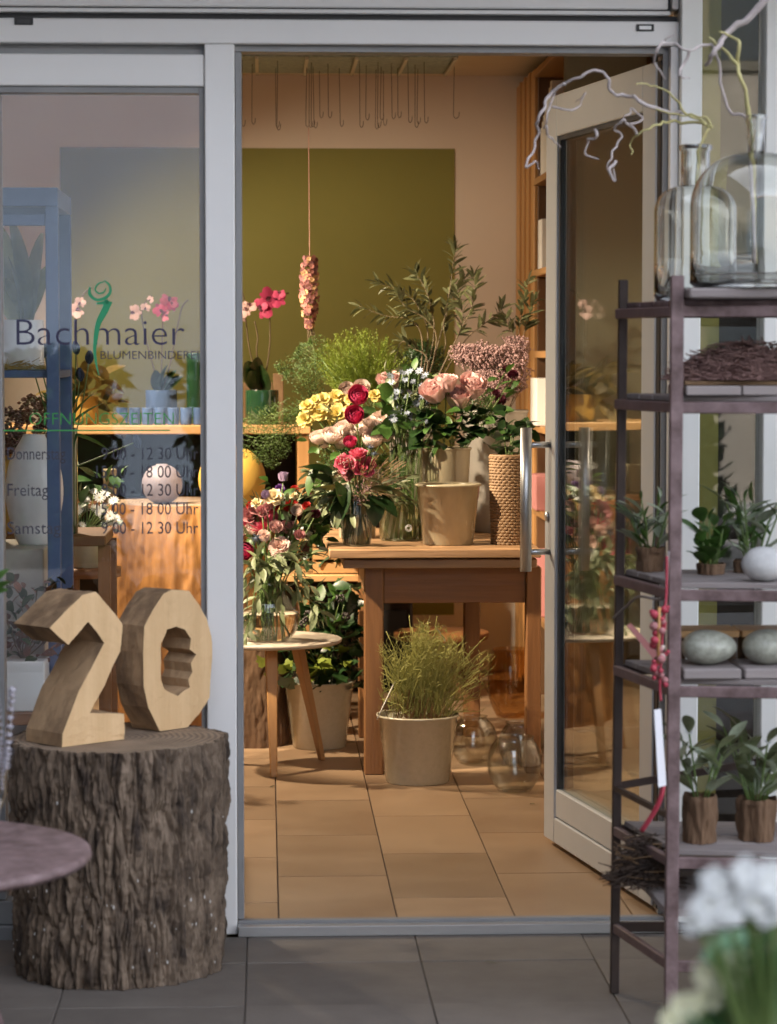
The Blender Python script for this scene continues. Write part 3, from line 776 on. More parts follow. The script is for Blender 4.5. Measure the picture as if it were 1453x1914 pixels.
def hedge(label, x0, x1, y0, y1, h, n, seed):
    g = random.Random(seed); mb = MB()
    for _ in range(n):
        p = Vector((g.uniform(x0, x1), g.uniform(y0, y1), g.uniform(-.1, h)))
        fc_ = g.random()
        if fc_ < .45: p.y = y1
        elif fc_ < .75: p.z = h
        p += rv(.06) + Vector((0, 0, .10 * noise.noise(p * 1.3)))
        d = rdir(); w = d.orthogonal().normalized() * .045
        mb.add([p, p + d * .07 + w, p + d * .15, p + d * .07 - w], [(0, 1, 2, 3)])
    mb.box(x0 + .05, x1 - .05, y0 + .05, y1 - .05, -.1, h - .05)
    o = mb.build('hedge', M['darkleaf'], None, False, fixn=False, kind='stuff'); tag(o, label, 'hedge')
hedge('long dark hedge across the street left of the gap', -6.0, -1.06, -12.8, -12.0, 1.28, 5200, 41)
hedge('dark hedge across the street right of the gap', -.56, 3.2, -12.8, -12.0, 1.25, 4200, 42)

# ------------------------------------------------------------------ shop lamps on the ceiling (above the door head, out of view)
def lamp(label, p, aim, watts, size=R(120), blend=.6, radius=.045, c=(1, .81, .58)):
    p = Vector(p); aim = Vector(aim); d = (aim - p).normalized()
    t = T('ceiling_spotlight', label, 'lamp', (p.x, p.y, CEIL), 'warm spotlights on the shop ceiling')
    MB().tube([(p.x, p.y, CEIL), p - d * .03], .01, 8).build('arm', M['black'], t, True)
    q = zq(-d); pr = MB().lathe([(.052, -.02), (.055, .06), (.03, .09), (0, .09)], 20)
    pr.v = [tuple(p + q @ Vector(v)) for v in pr.v]; pr.build('housing', M['black'], t, True)
    ld = bpy.data.lights.new('spot_bulb', 'SPOT'); ld.energy = watts; ld.spot_size = size; ld.spot_blend = blend; ld.shadow_soft_size = radius; ld.color = c
    lo = bpy.data.objects.new('spot_bulb', ld); col.objects.link(lo); lo.parent = t; lo.location = p + d * .02 - Vector((p.x, p.y, CEIL))
    lo.rotation_euler = (-d).to_track_quat('Z', 'Y').to_euler()
lamp('black ceiling spotlight left of the flower table', (-1.2, 2.95, 2.45), (.3, 2.7, .3), 46, R(112), .7)
lamp('black ceiling spotlight above the door side of the shop', (-1.45, 1.55, 2.45), (.42, 2.75, .98), 92, R(48), .5)
lamp('black ceiling spotlight near the back counter', (-1.5, 3.6, 2.45), (.9, 4.9, .35), 17, R(88))
lamp('extra ceiling spotlight inside the shop window added to brighten the door', (-1.35, .7, 2.45), (.86, .62, 1.55), 11, R(50), .8)  # made-up lamp, added to brighten the open door leaf
# ================================================================== BARK-COVERED STUMPS
def bark_mesh(r0, r1, h, na, nz, amp, freq, seed, wob=.012, wav=.009):
    "ridged bark cylinder, open top/bottom closed by fans"
    mb = MB(); off = Vector((seed * 3.1, seed * 1.7, seed * 7.3)); vs = []
    for j in range(nz + 1):
        z = h * j / nz; rr = lerp(r0, r1, j / nz)
        for i in range(na):
            a = 2 * pi * i / na; c, s = cos(a), sin(a)
            q = Vector((c * rr, s * rr, z))
            w = noise.noise(Vector((c * 1.3, s * 1.3, z * 1.5)) + off) * wob
            wz = noise.noise(Vector((c * 6, s * 6, z * 7)) + off) * wav
            p1 = Vector((c * rr * freq + wz * freq, s * rr * freq + wz * freq, z * freq * .15)) + off
            vd = noise.voronoi(p1 * .8)[0]; n1 = (vd[1] - vd[0]) * .75; n2 = abs(noise.noise(p1 * 1.9 + Vector((5, 5, z * 4)))); n3 = noise.noise(q * 90 + off)
            n4 = noise.noise(Vector((c * rr * 40, s * rr * 40, z * 26)) + off)
            ridge = (min(1, n1 * 3.0) ** .7) * .68 + (min(1, n2 * 2.6) ** .8) * .32
            d = amp * (ridge - .55 + .13 * n3 + .16 * n4) + w
            if j == nz: d -= .002
            vs.append((c * (rr + d), s * (rr + d), z + (.004 * noise.noise(Vector((c * 3, s * 3, 9)) + off) if j == nz else 0)))
    fs = [(j * na + i, j * na + (i + 1) % na, (j + 1) * na + (i + 1) % na, (j + 1) * na + i) for j in range(nz) for i in range(na)]
    mb.add(vs, fs); return mb, vs[-na:]
def cut_top(rim, z, m, parent, seed):
    mb = MB(); na = len(rim); rings = 10
    for k in range(rings + 1):
        f = 1 - k / rings
        for (x, y, zz) in rim:
            a = atan2(y, x)
            mb.v.append((x * f * .999, y * f * .999, lerp(z, zz, f) - .001 + .0018 * noise.noise(Vector((x * f * 16, y * f * 30, seed)))))
    for k in range(rings):
        for i in range(na):
            mb.f.append((k * na + i, k * na + (i + 1) % na, (k + 1) * na + (i + 1) % na, (k + 1) * na + i)); mb.m.append(0)
    return mb
st_c = W(222, 1390, -.325); st_c = Vector((X(222, -.325, 1600), -.325, GZ))
SH = .545
stump = T('tree_stump', 'big bark covered tree stump carrying the wooden house number', 'stump', st_c)
mb, rim = bark_mesh(.238, .250, SH, 760, 170, .024, 48, 1)
put('bark', mb.mesh('bark', M['bark']), stump)
put('cut_face', cut_top(rim, SH, M['cutend'], stump, 1).mesh('cut_face', M['cutend']), stump)
g = random.Random(77); mb = MB()
for _ in range(46):
    a = g.uniform(-2.9, -.2); z = g.uniform(.02, .5) if g.random() < .5 else g.uniform(.02, .25); q = st_c + Vector((cos(a), sin(a), 0)) * .252 + Vector((0, 0, z)); n_ = Vector((cos(a), sin(a), 0)); t_ = Vector((-sin(a), cos(a), 0)); rr = g.uniform(.001, .0042)
    mb.add([q + t_ * rr * g.uniform(.5, 1) , q + Vector((0, 0, rr * 1.5)), q - t_ * rr * g.uniform(.5, 1), q - Vector((0, 0, rr * 1.3)), q + n_ * .003], [(0, 1, 4), (1, 2, 4), (2, 3, 4), (3, 0, 4)])
mb.build('pale_flakes', M['flake'], stump, True, fixn=False, kind='stuff')
STZ = GZ + SH

# wooden digits, faces turned to the right
def digit(name, label, pts, base0, base1, thick, hole=None, seed=0):
    c2p = lambda c: (c[0] * .4462, 1060 + c[1] * .4462)
    b0 = G(*c2p(base0), STZ + .001); b1 = G(*c2p(base1), STZ + .001)
    u = (b1 - b0); u.z = 0; u.normalize(); n = Vector((u.y, -u.x, 0))      # n: out of the face
    if n.y > 0: n = -n
    def onface(c):
        d = ray(*c2p(c)); t = (b0 - CAM).dot(n) / d.dot(n); return CAM + d * t
    g = random.Random(seed)
    fp = []
    for c in pts:
        p = onface(c); p.z = max(p.z, STZ + .001); fp.append(p)
    bm = bmesh.new()
    outer = [bm.verts.new(p) for p in fp]
    edges = [bm.edges.new((outer[i], outer[(i + 1) % len(outer)])) for i in range(len(outer))]
    if hole:
        hv = [bm.verts.new(onface(c)) for c in hole]
        edges += [bm.edges.new((hv[i], hv[(i + 1) % len(hv)])) for i in range(len(hv))]
    bmesh.ops.triangle_fill(bm, use_beauty=True, edges=edges, normal=n)
    r_ = bmesh.ops.extrude_face_region(bm, geom=bm.faces[:])
    vv = [e for e in r_['geom'] if isinstance(e, bmesh.types.BMVert)]
    for v in vv: v.co -= n * thick
    bmesh.ops.recalc_face_normals(bm, faces=bm.faces)
    for it in range(5):
        lng = [e for e in bm.edges if e.calc_length() > .012]
        if not lng: break
        bmesh.ops.subdivide_edges(bm, edges=lng, cuts=1, use_grid_fill=True)
        bmesh.ops.triangulate(bm, faces=[f for f in bm.faces if len(f.verts) > 4])
    bm.normal_update()
    disp = []
    for v in bm.verts:
        p = v.co
        k = .0024 * noise.noise(p * 14 + Vector((seed, 0, 0))) + .0010 * noise.noise(p * 80) + .0010 * noise.noise(Vector((p.x * 60, p.y * 60, p.z * 12)))
        disp.append((v, v.normal * k))
    for v, d in disp:
        if v.co.z > STZ + .01: v.co += d
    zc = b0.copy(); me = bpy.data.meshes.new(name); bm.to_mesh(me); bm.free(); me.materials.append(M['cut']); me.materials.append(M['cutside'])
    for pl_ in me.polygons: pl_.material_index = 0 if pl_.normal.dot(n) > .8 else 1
    for v in me.vertices: v.co -= zc
    o = put(name, me, None, loc=zc); return tag(o, label, 'house number')
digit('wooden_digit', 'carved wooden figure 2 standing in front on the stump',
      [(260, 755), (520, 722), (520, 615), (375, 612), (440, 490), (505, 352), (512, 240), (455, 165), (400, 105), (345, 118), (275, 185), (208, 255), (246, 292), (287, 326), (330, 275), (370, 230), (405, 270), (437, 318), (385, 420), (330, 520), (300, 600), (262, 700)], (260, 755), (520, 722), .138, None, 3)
g0 = random.Random(5)
hole = [(700, 262), (740, 248), (775, 262), (800, 300), (795, 345), (822, 365), (800, 402), (806, 440), (790, 470), (795, 505), (768, 520), (745, 540), (715, 527), (690, 512), (674, 470), (676, 400), (676, 320)]
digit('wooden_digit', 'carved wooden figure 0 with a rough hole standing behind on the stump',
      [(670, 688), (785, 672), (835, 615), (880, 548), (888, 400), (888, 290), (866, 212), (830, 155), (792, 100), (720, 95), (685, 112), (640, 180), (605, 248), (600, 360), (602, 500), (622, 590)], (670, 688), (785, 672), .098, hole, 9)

# ================================================================== LEFT FOREGROUND TABLE
LT = Vector((X(-205, -1.62, 1600), -1.62, GZ)); LTZ = .49
lt = T('metal_table', 'round rusty metal table cut off by the left edge', 'table', LT)
MB().lathe([(0, LTZ - .012), (.362, LTZ - .012), (.368, LTZ - .02), (.372, LTZ - .012), (.370, LTZ - .002), (.362, LTZ + .0), (0, LTZ)], 72, (LT.x, LT.y, 0)).build('tabletop', M['rustlight'], lt, True)
for k in range(3):
    a = k * 2.094 + .6
    MB().tube([(LT.x + .1 * cos(a), LT.y + .1 * sin(a), LTZ - .012), (LT.x + .28 * cos(a), LT.y + .28 * sin(a), GZ)], .011, 10).build('leg', M['rust'], lt, True)
pz = LTZ
pc = Vector((X(-46, -1.6, 1480), -1.6, pz))
wp = T('flower_pot', 'small grey pot at the left edge of the rusty table', 'pot', pc)
MB().lathe(vessel([(0, 0), (.035, 0), (.048, .085), (.05, .09)], .004), 24, pc).build('shell', M['zinc'], wp, True)
fz = T('catkin_twigs', 'fuzzy grey catkin twigs rising from the pot at the left edge', 'twigs', pc + Vector((0, 0, .01)))
for (a, b, c_) in (((8, 1455), (14, 1400), (22, 1290)), ((0, 1450), (2, 1390), (-6, 1300)), ((5, 1500), (4, 1440), (0, 1380))):
    q = [pc + Vector((0, 0, .01)), W(*a, -1.6), W(*b, -1.6), W(*c_, -1.6)]
    MB().tube(smoothpath(q, 4), .003, 5).build('twig', M['brownstem'], fz, True)
    pp = smoothpath(q[1:], 8); mb = MB()
    for i, p in enumerate(pp[4:]):
        rr = .011 if c_[0] > 10 else .008
        for _ in range(14): 
            d = rdir(); mb.tube([p, p + d * rr * rnd.uniform(.6, 1.25)], [.0012, .0004], 3, False)
        mb.blob(p, rr * .7)
    mb.build('catkin', M['gypgrey'], fz, True, fixn=False)
lp = T('leaf_sprig', 'green leaf sprig poking in at the left edge above the number', 'plant', W(-30, 1130, -1.2))
for (a, b) in (((-20, 1110), (14, 1078)), ((-18, 1100), (6, 1058)), ((-25, 1115), (10, 1094))):
    p, q = W(*a, -1.2), W(*b, -1.2); leaf('broad', lp, p, q - p, (q - p).length)
sw = MB().tube([W(-30, 1130, -1.2), W(-35, 1250, -1.3), W(-46, 1450, -1.6), pc + Vector((0, 0, .02))], .003, 6).build('stem', M['stem'], lp, True)

# ================================================================== RACK ON THE RIGHT
rk_L = Vector((X(1152, -.64, 1200), -.64)); rk_F = Vector((X(1259, -1.02, 1100), -1.02))
rk_R = rk_F + Vector((.62, -.10)); rk_B = rk_L + Vector((.62, -.05))
rack = T('metal_rack', 'tall rusty metal plant rack with board shelves right of the door', 'rack', (rk_F.x, rk_F.y, GZ))
def v3(a, z): return Vector((a.x, a.y, z))
zt = Z(548, -.64, 1165)
MB().bar(v3(rk_L, GZ), v3(rk_L, zt + .03) + Vector((.012, 0, 0)), .020, .020, (0, 1, 0)).build('post', M['rustdark'], rack, bevel=.002)
ztF = Z(515, -1.02, 1265)
MB().bar(v3(rk_F, GZ), v3(rk_F, ztF) + Vector((.004, 0, 0)), .027, .022, (0, 1, 0)).build('post', M['rustlight'], rack, bevel=.002)
for q in (rk_R, rk_B): MB().bar(v3(q, GZ), v3(q, ztF), .024, .022, (0, 1, 0)).build('post', M['rustlight'], rack, bevel=.002)
FY = -1.02
lv = [Z(582, FY, 1290), Z(762, FY, 1290), Z(1112, FY, 1290), Z(1292, FY, 1290), Z(1612, FY, 1290), Z(1805, FY, 1290)]
def inset(a, b, t): return a.lerp(b, t)
for i, z in enumerate(lv):
    mF = M['rustlight']; e = .0
    MB().bar(v3(rk_F, z), v3(rk_R, z), .014, .024).build('bar', mF, rack, bevel=.002)
    MB().bar(v3(rk_L, z), v3(rk_F, z), .014, .022).build('bar', M['rust'], rack, bevel=.002)
    MB().bar(v3(rk_L, z + .002), v3(rk_B, z + .002), .014, .022).build('bar', M['rustdark'], rack, bevel=.002)
    MB().bar(v3(rk_B, z), v3(rk_R, z), .014, .022).build('bar', M['rust'], rack, bevel=.002)
    zz = z + .0125
    nb = 4
    if i == 5: continue
    for k in range(nb):
        t0, t1 = k / nb + .01, (k + 1) / nb - .008
        a0, a1 = inset(rk_F, rk_L, lerp(.03, .97, t0)), inset(rk_F, rk_L, lerp(.03, .97, t1)); b0, b1 = inset(rk_R, rk_B, lerp(.03, .97, t0)), inset(rk_R, rk_B, lerp(.03, .97, t1))
        ex = Vector((.016, 0))
        poly = [v3(a0 + ex, zz), v3(b0 - ex, zz), v3(b1 - ex, zz), v3(a1 + ex, zz)]
        MB().prism(poly, (0, 0, .012)).build('plank', M['tray'] if i != 0 else M['rustlight'], rack, bevel=.0015)
TOP = [z + .0255 for z in lv]
# slanted board at the foot of the rack
MB().prism([v3(rk_L, lv[4] - .06), v3(rk_F + Vector((-.01, 0)), lv[4] - .115), v3(rk_F + Vector((.3, 0)), lv[4] - .115), v3(rk_L + Vector((.3, 0)), lv[4] - .06)], (0, 0, .014)).build('loose_board', M['tray'], rack)
MB().bar(v3(rk_L, Z(1470, -.64, 1160)), v3(rk_B, Z(1400, -.69, 1330) + .02), .012, .016).build('brace', M['rustdark'], rack)
MB().bar(v3(rk_L, Z(1473, -.64, 1160)), v3(rk_F, Z(1473, -.64, 1160)), .012, .012).build('brace', M['rustdark'], rack)

# glass tray and bottles on top
gx0, gx1 = X(1292, -1.1, 545), X(1560, -1.1, 545)
gt = tag(MB().box(gx0, gx1, -1.08, -.86, TOP[0] + .0005, TOP[0] + .022).build('glass_block', M['tray'], bevel=.004), 'pale block under the big bottle on the top rack shelf', 'board')
def bottle(px, Y, py0, z0, rpx, necktop, neckr, shoulder, label, m):
    s = S(Y); c = Vector((X(px, Y, 500), Y, z0)); r = rpx / s; H = Z(necktop, Y, px) - z0; sh = Z(shoulder, Y, px) - z0; nr = neckr / s
    t = T('glass_bottle', label, 'bottle', c)
    pf = [(0, .002), (r * .9, 0), (r, .012), (r, sh * .5), (r, sh)]
    for k in range(1, 11):
        a = k / 10 * pi / 2; pf.append((nr + (r - nr) * cos(a), sh + (r - nr) * .95 * sin(a)))
    zn = pf[-1][1]; pf += [(nr, lerp(zn, H, .5)), (nr, H - .012), (nr * 1.16, H - .008), (nr * 1.16, H), (nr * 1.02, H + .002)]
    MB().lathe(vessel(pf, .0045), 56, c).build('shell', m, t, True)
    return c, H
b1, H1 = bottle(1412, -.97, 0, TOP[0] + .0225, 122, 216, 17, 385, 'big clear glass bottle holding lichen twigs on top of the rack', M['bottle'])
b2, H2 = bottle(1299, -.76, 0, TOP[0] + .0005, 76, 272, 27, 395, 'smaller clear glass bottle behind the big one on top of the rack', M['bottle'])
cb = T('curly_branch', 'crooked lichen covered branches standing in the bottles on the rack', 'branch', b1)
def twig(px, r, m, Y=-.95, parent=None, wig=.012):
    pts = []
    for i, p in enumerate(px):
        y = p[2] if len(p) > 2 else Y + rnd.uniform(-.03, .03)
        pts.append(W(p[0], p[1], y))
    pp = smoothpath(pts, 7)
    pp = [p + Vector((noise.noise(p * 45), 0, noise.noise(p * 45 + Vector((9, 0, 0))))) * wig * .5 for p in pp]
    r *= .8; k = len(pp); MB().tube(pp, [r * (1.15 - .7 * i / (k - 1)) * (1 + .25 * noise.noise(p * 120)) for i, p in enumerate(pp)], 7).build('twig', m, parent or cb, True, fixn=False)
twig([(1412, 500), (1408, 330), (1400, 215), (1388, 150), (1372, 112), (1345, 85), (1325, 68)], .0065, M['lichenY'])
twig([(1378, 120), (1383, 85), (1365, 66), (1345, 60)], .005, M['lichenY'])
twig([(1460, -30), (1400, 30), (1360, 62), (1338, 95), (1320, 122)], .010, M['lichen'])
twig([(1412, 500), (1404, 300), (1398, 225), (1360, 200), (1335, 90), (1290, 95), (1262, 82), (1240, 80), (1258, 68)], .0045, M['lichen'])
twig([(1290, 95), (1278, 120), (1270, 140), (1290, 148)], .004, M['lichen'])
twig([(1240, 80), (1228, 95), (1226, 120), (1245, 148)], .004, M['lichen'])
cb2 = T('curly_branch', 'long arching twig from the smaller bottle reaching across the door top', 'branch', b2)
Yb = -.74
def tw2(px, r, m, w=.016): twig(px, r * .78, m, Yb, cb2, w)
tw2([(1300, 540), (1302, 400), (1310, 270), (1330, 236), (1310, 218), (1270, 212), (1225, 207)], .0055, M['lichenY'])
tw2([(1335, 238), (1300, 222), (1275, 205), (1255, 175), (1225, 160), (1192, 158)], .005, M['lichenY'])
tw2([(1275, 212), (1235, 205), (1200, 190), (1175, 178), (1148, 176), (1140, 160), (1138, 142), (1120, 134), (1085, 142), (1055, 156), (1032, 182), (1022, 215), (1018, 240)], .0065, M['lichen'])
tw2([(1055, 156), (1030, 175), (1010, 215), (1004, 250), (996, 285), (985, 312), (1000, 300), (1010, 318)], .0055, M['lichen'])
tw2([(1320, 232), (1260, 228), (1225, 235), (1195, 248), (1182, 270), (1180, 290)], .005, M['lichenY'])
tw2([(1195, 248), (1165, 225), (1150, 240), (1160, 255), (1145, 285), (1135, 310), (1145, 330)], .0048, M['lichen'])
tw2([(1180, 230), (1200, 225), (1185, 205), (1170, 215), (1160, 232)], .004, M['lichen'])
tw2([(1112, 240), (1118, 255), (1100, 265), (1095, 285), (1120, 300)], .005, M['lichen'])
tw2([(1030, 200), (1060, 205), (1085, 195), (1095, 175), (1080, 190)], .0035, M['lichen'])
tw2([(1020, 240), (1035, 265), (1050, 275)], .0035, M['lichen'])
tw2([(1150, 300), (1140, 325), (1154, 338), (1148, 318)], .006, M['lichen'])

# second shelf: tray of dried twigs
def heap(name, label, cat, c, rx, ry, h, n, m, seed, L=.05, r=.0013):
    g = random.Random(seed); mb = MB()
    for _ in range(n):
        a = g.uniform(0, 6.28); q = sqrt(g.random()); x, y = rx * q * cos(a), ry * q * sin(a)
        z = h * (1 - q * q) * g.random() + r
        d = Vector((g.uniform(-1, 1), g.uniform(-1, 1), g.uniform(-.3, .3))).normalized() * L * g.uniform(.5, 1.2)
        p = Vector(c) + Vector((x, y, z)); b = Vector((g.uniform(-1, 1), g.uniform(-1, 1), g.uniform(-.2, .8))) * L * .25
        p.z = max(p.z, c[2] + r); e = p + d; e.z = max(e.z, c[2] + r); f0 = p - d; f0.z = max(f0.z, c[2] + r)
        mb.tube([f0, p + b * .6, e], [r, r * 1.1, r * .6], 4, False)
    o = mb.build(name, m, None, True, fixn=False, kind='stuff'); return o
ty = Vector((X(1395, -1.0, 745), -.93))
t = T('wooden_tray', 'grey board carrying dried twigs on the second rack shelf', 'board', (ty.x, ty.y, TOP[1]))
for k in range(2):
    x0 = X(1278, -1.0, 745) + k * .118
    MB().box(x0, x0 + .115, -1.04, -.78, TOP[1] + .0005, TOP[1] + .02).build('plank', M['tray'], t, bevel=.002)
MB().box(X(1280, -1.0, 745), X(1280, -1.0, 745) + .21, -1.0, -.82, TOP[1] + .021, TOP[1] + .03).build('mat', M['wicker'], t, bevel=.002)
hp = heap('dried_twigs', '', '', (ty.x + .015, -.92, TOP[1] + .031), .165, .10, .085, 1700, M['dried'], 3, .034, .0014)
tag(hp, 'heap of dried pinkish brown twigs on the second rack shelf', 'dried twigs')

# plants in bark pots, and stones, on the lower shelves
def barkpot(px, Y, z0, rpx, hpx, label, ls=9, L=.085, kinds=('blade', 'sage', 'broad'), group=None, spread=.6, white=0):
    c = Vector((X(px, Y, 1000), Y, z0)); s = S(Y); r = rpx / s; h = hpx / s
    t = T('bark_pot', 'bark pot ' + label, 'pot', c)
    mb, rim = bark_mesh(r * .86, r * .95, h, 90, 16, .012, 48, px * .01, .008)
    o = put('shell', mb.mesh('bark', M['barkw']), t, loc=c)
    MB().lathe([(0, h - .012), (r * .95, h - .012)], 20, c).build('soil', M['soil'], t)
    pl = T('leafy_plant', 'leafy plant in the pot ' + label, 'plant', c + Vector((0, 0, h)))
    for i in range(ls + 3):
        a = rnd.uniform(0, 6.28); q = r * .55 * sqrt(rnd.random()); p = c + Vector((q * cos(a), q * sin(a), h - .012))
        tall = L * rnd.uniform(.6, 1.25); top = p + Vector((cos(a) * spread * tall * .6, sin(a) * spread * tall * .6, tall))
        MB().tube(bez(p, top, (0, 0, .01), 4), .0022, 5).build('stem', M['stem'], pl, True, fixn=False)
        for k in range(4):
            f = .2 + .8 * k / 3; b = p.lerp(top, f); d = (Vector((cos(a + k * 2.2), sin(a + k * 2.2), 1.1)))
            leaf(rnd.choice(kinds), pl, b, d, L * rnd.uniform(.38, .68))
        if white and rnd.random() < white: bloom('white_star', 'bloom', pl, top, .008)
    return t
barkpot(1215, -.72, TOP[2], 27, 46, 'at the left corner of the third rack shelf', 9, .10, ('blade', 'sage'))
barkpot(1330, -.80, TOP[2], 28, 20, 'with green blades in the middle of the third rack shelf', 8, .095, ('blade', 'broad'), spread=.35)
barkpot(1405, -.76, TOP[2], 30, 22, 'behind the white stone on the third rack shelf', 9, .12, ('blade', 'sage'))
barkpot(1312, -.92, TOP[4], 34, 90, 'with pale leaves on the fifth rack shelf', 5, .125, ('sage', 'grey'), white=.5)
barkpot(1420, -.90, TOP[4], 38, 80, 'with dense leaves at right on the fifth rack shelf', 8, .13, ('sage', 'grey'), white=.3)
def ovoid(name, label, cat, px, py, Y, z0, rx, rz, m, tilt=0, seed=0, rough=.0):
    s = S(Y); c = Vector((X(px, Y, py), Y, z0)); mb = MB(); n = 32; a_, b_ = rx / s, rz / s
    for j in range(17):
        th_ = pi * j / 16
        for i in range(n):
            ph = 2 * pi * i / n; egg = 1 + .16 * cos(ph) * sin(th_)
            d = Vector((a_ * sin(th_) * cos(ph) * (1 + .0), a_ * .78 * sin(th_) * sin(ph) * (1 - .18 * cos(ph)), -b_ * cos(th_) * (1 - .12 * cos(ph) * sin(th_))))
            d *= 1 + rough * noise.noise(d * 30 + Vector((seed, 0, 0)))
            mb.v.append(tuple(c + d + Vector((0, 0, b_))))
    for j in range(16):
        for i in range(n): mb.f.append((j * n + i, j * n + (i + 1) % n, (j + 1) * n + (i + 1) % n, (j + 1) * n + i)); mb.m.append(0)
    o = mb.build(name, m, None, True); return tag(o, label, cat)
ovoid('white_stone', 'rough white round stone on the third rack shelf', 'stone', 1432, 1040, -.99, TOP[2], 45, 33, M['stone'], seed=2, rough=.05)
# small trays under eggs
for i, (px, nm) in enumerate(((1326, 'left'), (1440, 'right'))):
    x0 = X(px - 52, -1.0, 1260); x1 = X(px + 56, -1.0, 1260)
    t = tag(MB().box(x0, x1, -1.03, -.84, TOP[3], TOP[3] + .022).build('wooden_block', M['tray'], bevel=.003), 'grey wooden block under the %s ceramic egg on the fourth rack shelf' % nm, 'board')
    ovoid('ceramic_egg', 'pale crackled ceramic egg, the %s one on the fourth rack shelf' % nm, 'egg', px, 1215, -.95, TOP[3] + .0225, 53, 33, M['egg'], seed=i)
mb = MB()
for k in range(2):
    x0 = X(1272, -.9, 1190) + k * .14
    t = tag(MB().box(x0, x0 + .135, -.86, -.74, TOP[3] + .07, TOP[3] + .085).build('slat', M['pine_x'], bevel=.002), 'pale wooden slat behind the %s ceramic egg on the fourth rack shelf' % ('left', 'right')[k], 'slat', 'pale slats behind the eggs')
    for q in (.01, .12):
        MB().box(x0 + q, x0 + q + .01, -.85, -.75, TOP[3], TOP[3] + .0695).build('leg', M['barkw'], t)
# hanging garland with tag
gp = W(1247, 1075, -1.055)
t = T('garland', 'red garland of berries hanging down the front rack post with a white card tag', 'garland', gp)
pp = smoothpath([W(1247, 1040, -1.055), W(1246, 1110, -1.055), W(1242, 1150, -1.055), W(1238, 1200, -1.055), W(1234, 1280, -1.055), W(1236, 1310, -1.055)], 6)
MB().tube(pp, .0028, 6).build('cord', M['red'], t, True)
for i in range(34):
    p = W(1232 + rnd.uniform(-13, 17), 1135 + i * 4.4, -1.055 + rnd.uniform(-.015, .005)); MB().lathe([(0, -1), (.75, -.65), (1, 0), (.75, .65), (0, 1)], 8)
    mb = MB(); rr = rnd.uniform(.004, .010); mb.lathe([(0, -rr), (.75 * rr, -.65 * rr), (rr, 0), (.75 * rr, .65 * rr), (0, rr)], 8, p); mb.build('berry', M[rnd.choice(['red', 'red', 'p_white', 'p_mauve'])], t, True)
MB().tube([W(1233, 1135, -1.065), W(1231, 1240, -1.065)], .0035, 6).build('wooden_stick', M['pine'], t, True)
a, b, c_, d = W(1223, 1327, -1.06), W(1236, 1325, -1.06), W(1246, 1468, -1.075), W(1231, 1472, -1.075)
MB().prism([a, d, c_, b], (0, -.0015, 0)).build('card_tag', M['tagw'], t)
MB().tube(smoothpath([W(1240, 1468, -1.06), W(1236, 1490, -1.06), W(1222, 1520, -1.05), W(1200, 1553, -1.03)], 5), .0055, 6).build('ribbon', M['red'], t, True)
t = T('straw_cord', 'pale straw cord tied round the back rack post', 'cord', W(1150, 1150, -.67))
MB().tube(smoothpath([W(1147, 1155, -.66), W(1170, 1135, -.72), W(1195, 1115, -.85), W(1240, 1118, -1.0), W(1248, 1060, -1.05), W(1250, 1030, -1.05)], 5), .003, 5).build('cord', M['tray'], t, True)
MB().prism([W(1172, 1170, -.8), W(1180, 1165, -.8), W(1232, 1222, -.95), W(1222, 1232, -.95)], (0, .004, 0)).build('felt_strip', M['pinkpaper'], t)
# nest
nz0 = lv[4] - .085
ns = heap('twig_nest', '', '', (X(1205, -.86, 1640), -.86, lv[4] - .075), .058, .058, .11, 650, M['nest'], 11, .05, .0011)
tag(ns, 'dark twig nest on the slanting board at the foot of the rack', 'nest')
heap_ring = MB()
nst = T('nest_ring', 'pale straw ends sticking out of the dark nest', 'straw', (X(1205, -.86, 1640), -.86, lv[4] - .07))
for _ in range(26):
    a = rnd.uniform(0, 6.28); c = Vector((X(1205, -.86, 1640), -.86, lv[4] - .03 + rnd.uniform(-.03, .05)))
    p = c + Vector((cos(a) * .05, sin(a) * .05, 0)); d = Vector((-sin(a), cos(a), rnd.uniform(-.3, .4))) * .045
    heap_ring.tube([p - d, p + Vector((cos(a), sin(a), 0)) * .012, p + d], .0012, 4, False)
heap_ring.build('straw', M['wicker'], nst, True, fixn=False)
nst['kind'] = 'stuff'

# ================================================================== FOREGROUND FLOWERS (bottom right)
fc = Vector((X(1440, -4.25, 2000), -4.25, 0))
ps = T('plant_stool', 'wooden stool under the white foreground flowers', 'stool', (fc.x, fc.y, -.1))
MB().box(fc.x - .16, fc.x + .16, fc.y - .16, fc.y + .16, .56, .59).build('seat', M['pine_x'], ps, bevel=.003)
for sx in (-1, 1):
    for sy in (-1, 1): MB().box(fc.x + sx * .13 - .015, fc.x + sx * .13 + .015, fc.y + sy * .13 - .015, fc.y + sy * .13 + .015, -.1, .5599).build('leg', M['pine'], ps)
fp_ = T('flower_pot', 'round pot of the white flowers in the bottom right corner', 'pot', (fc.x, fc.y, .59))
MB().lathe(vessel([(0, 0), (.07, 0), (.095, .15), (.1, .16)], .006), 32, (fc.x, fc.y, .59)).build('shell', M['cream'], fp_, True)
MB().lathe([(0, .145), (.09, .145)], 24, (fc.x, fc.y, .59)).build('soil', M['soil'], fp_)
fl = T('white_flowers', 'blurred white and lemon flower heads in the bottom right corner', 'flowers', (fc.x, fc.y, .735))
root = Vector((fc.x, fc.y, .735))
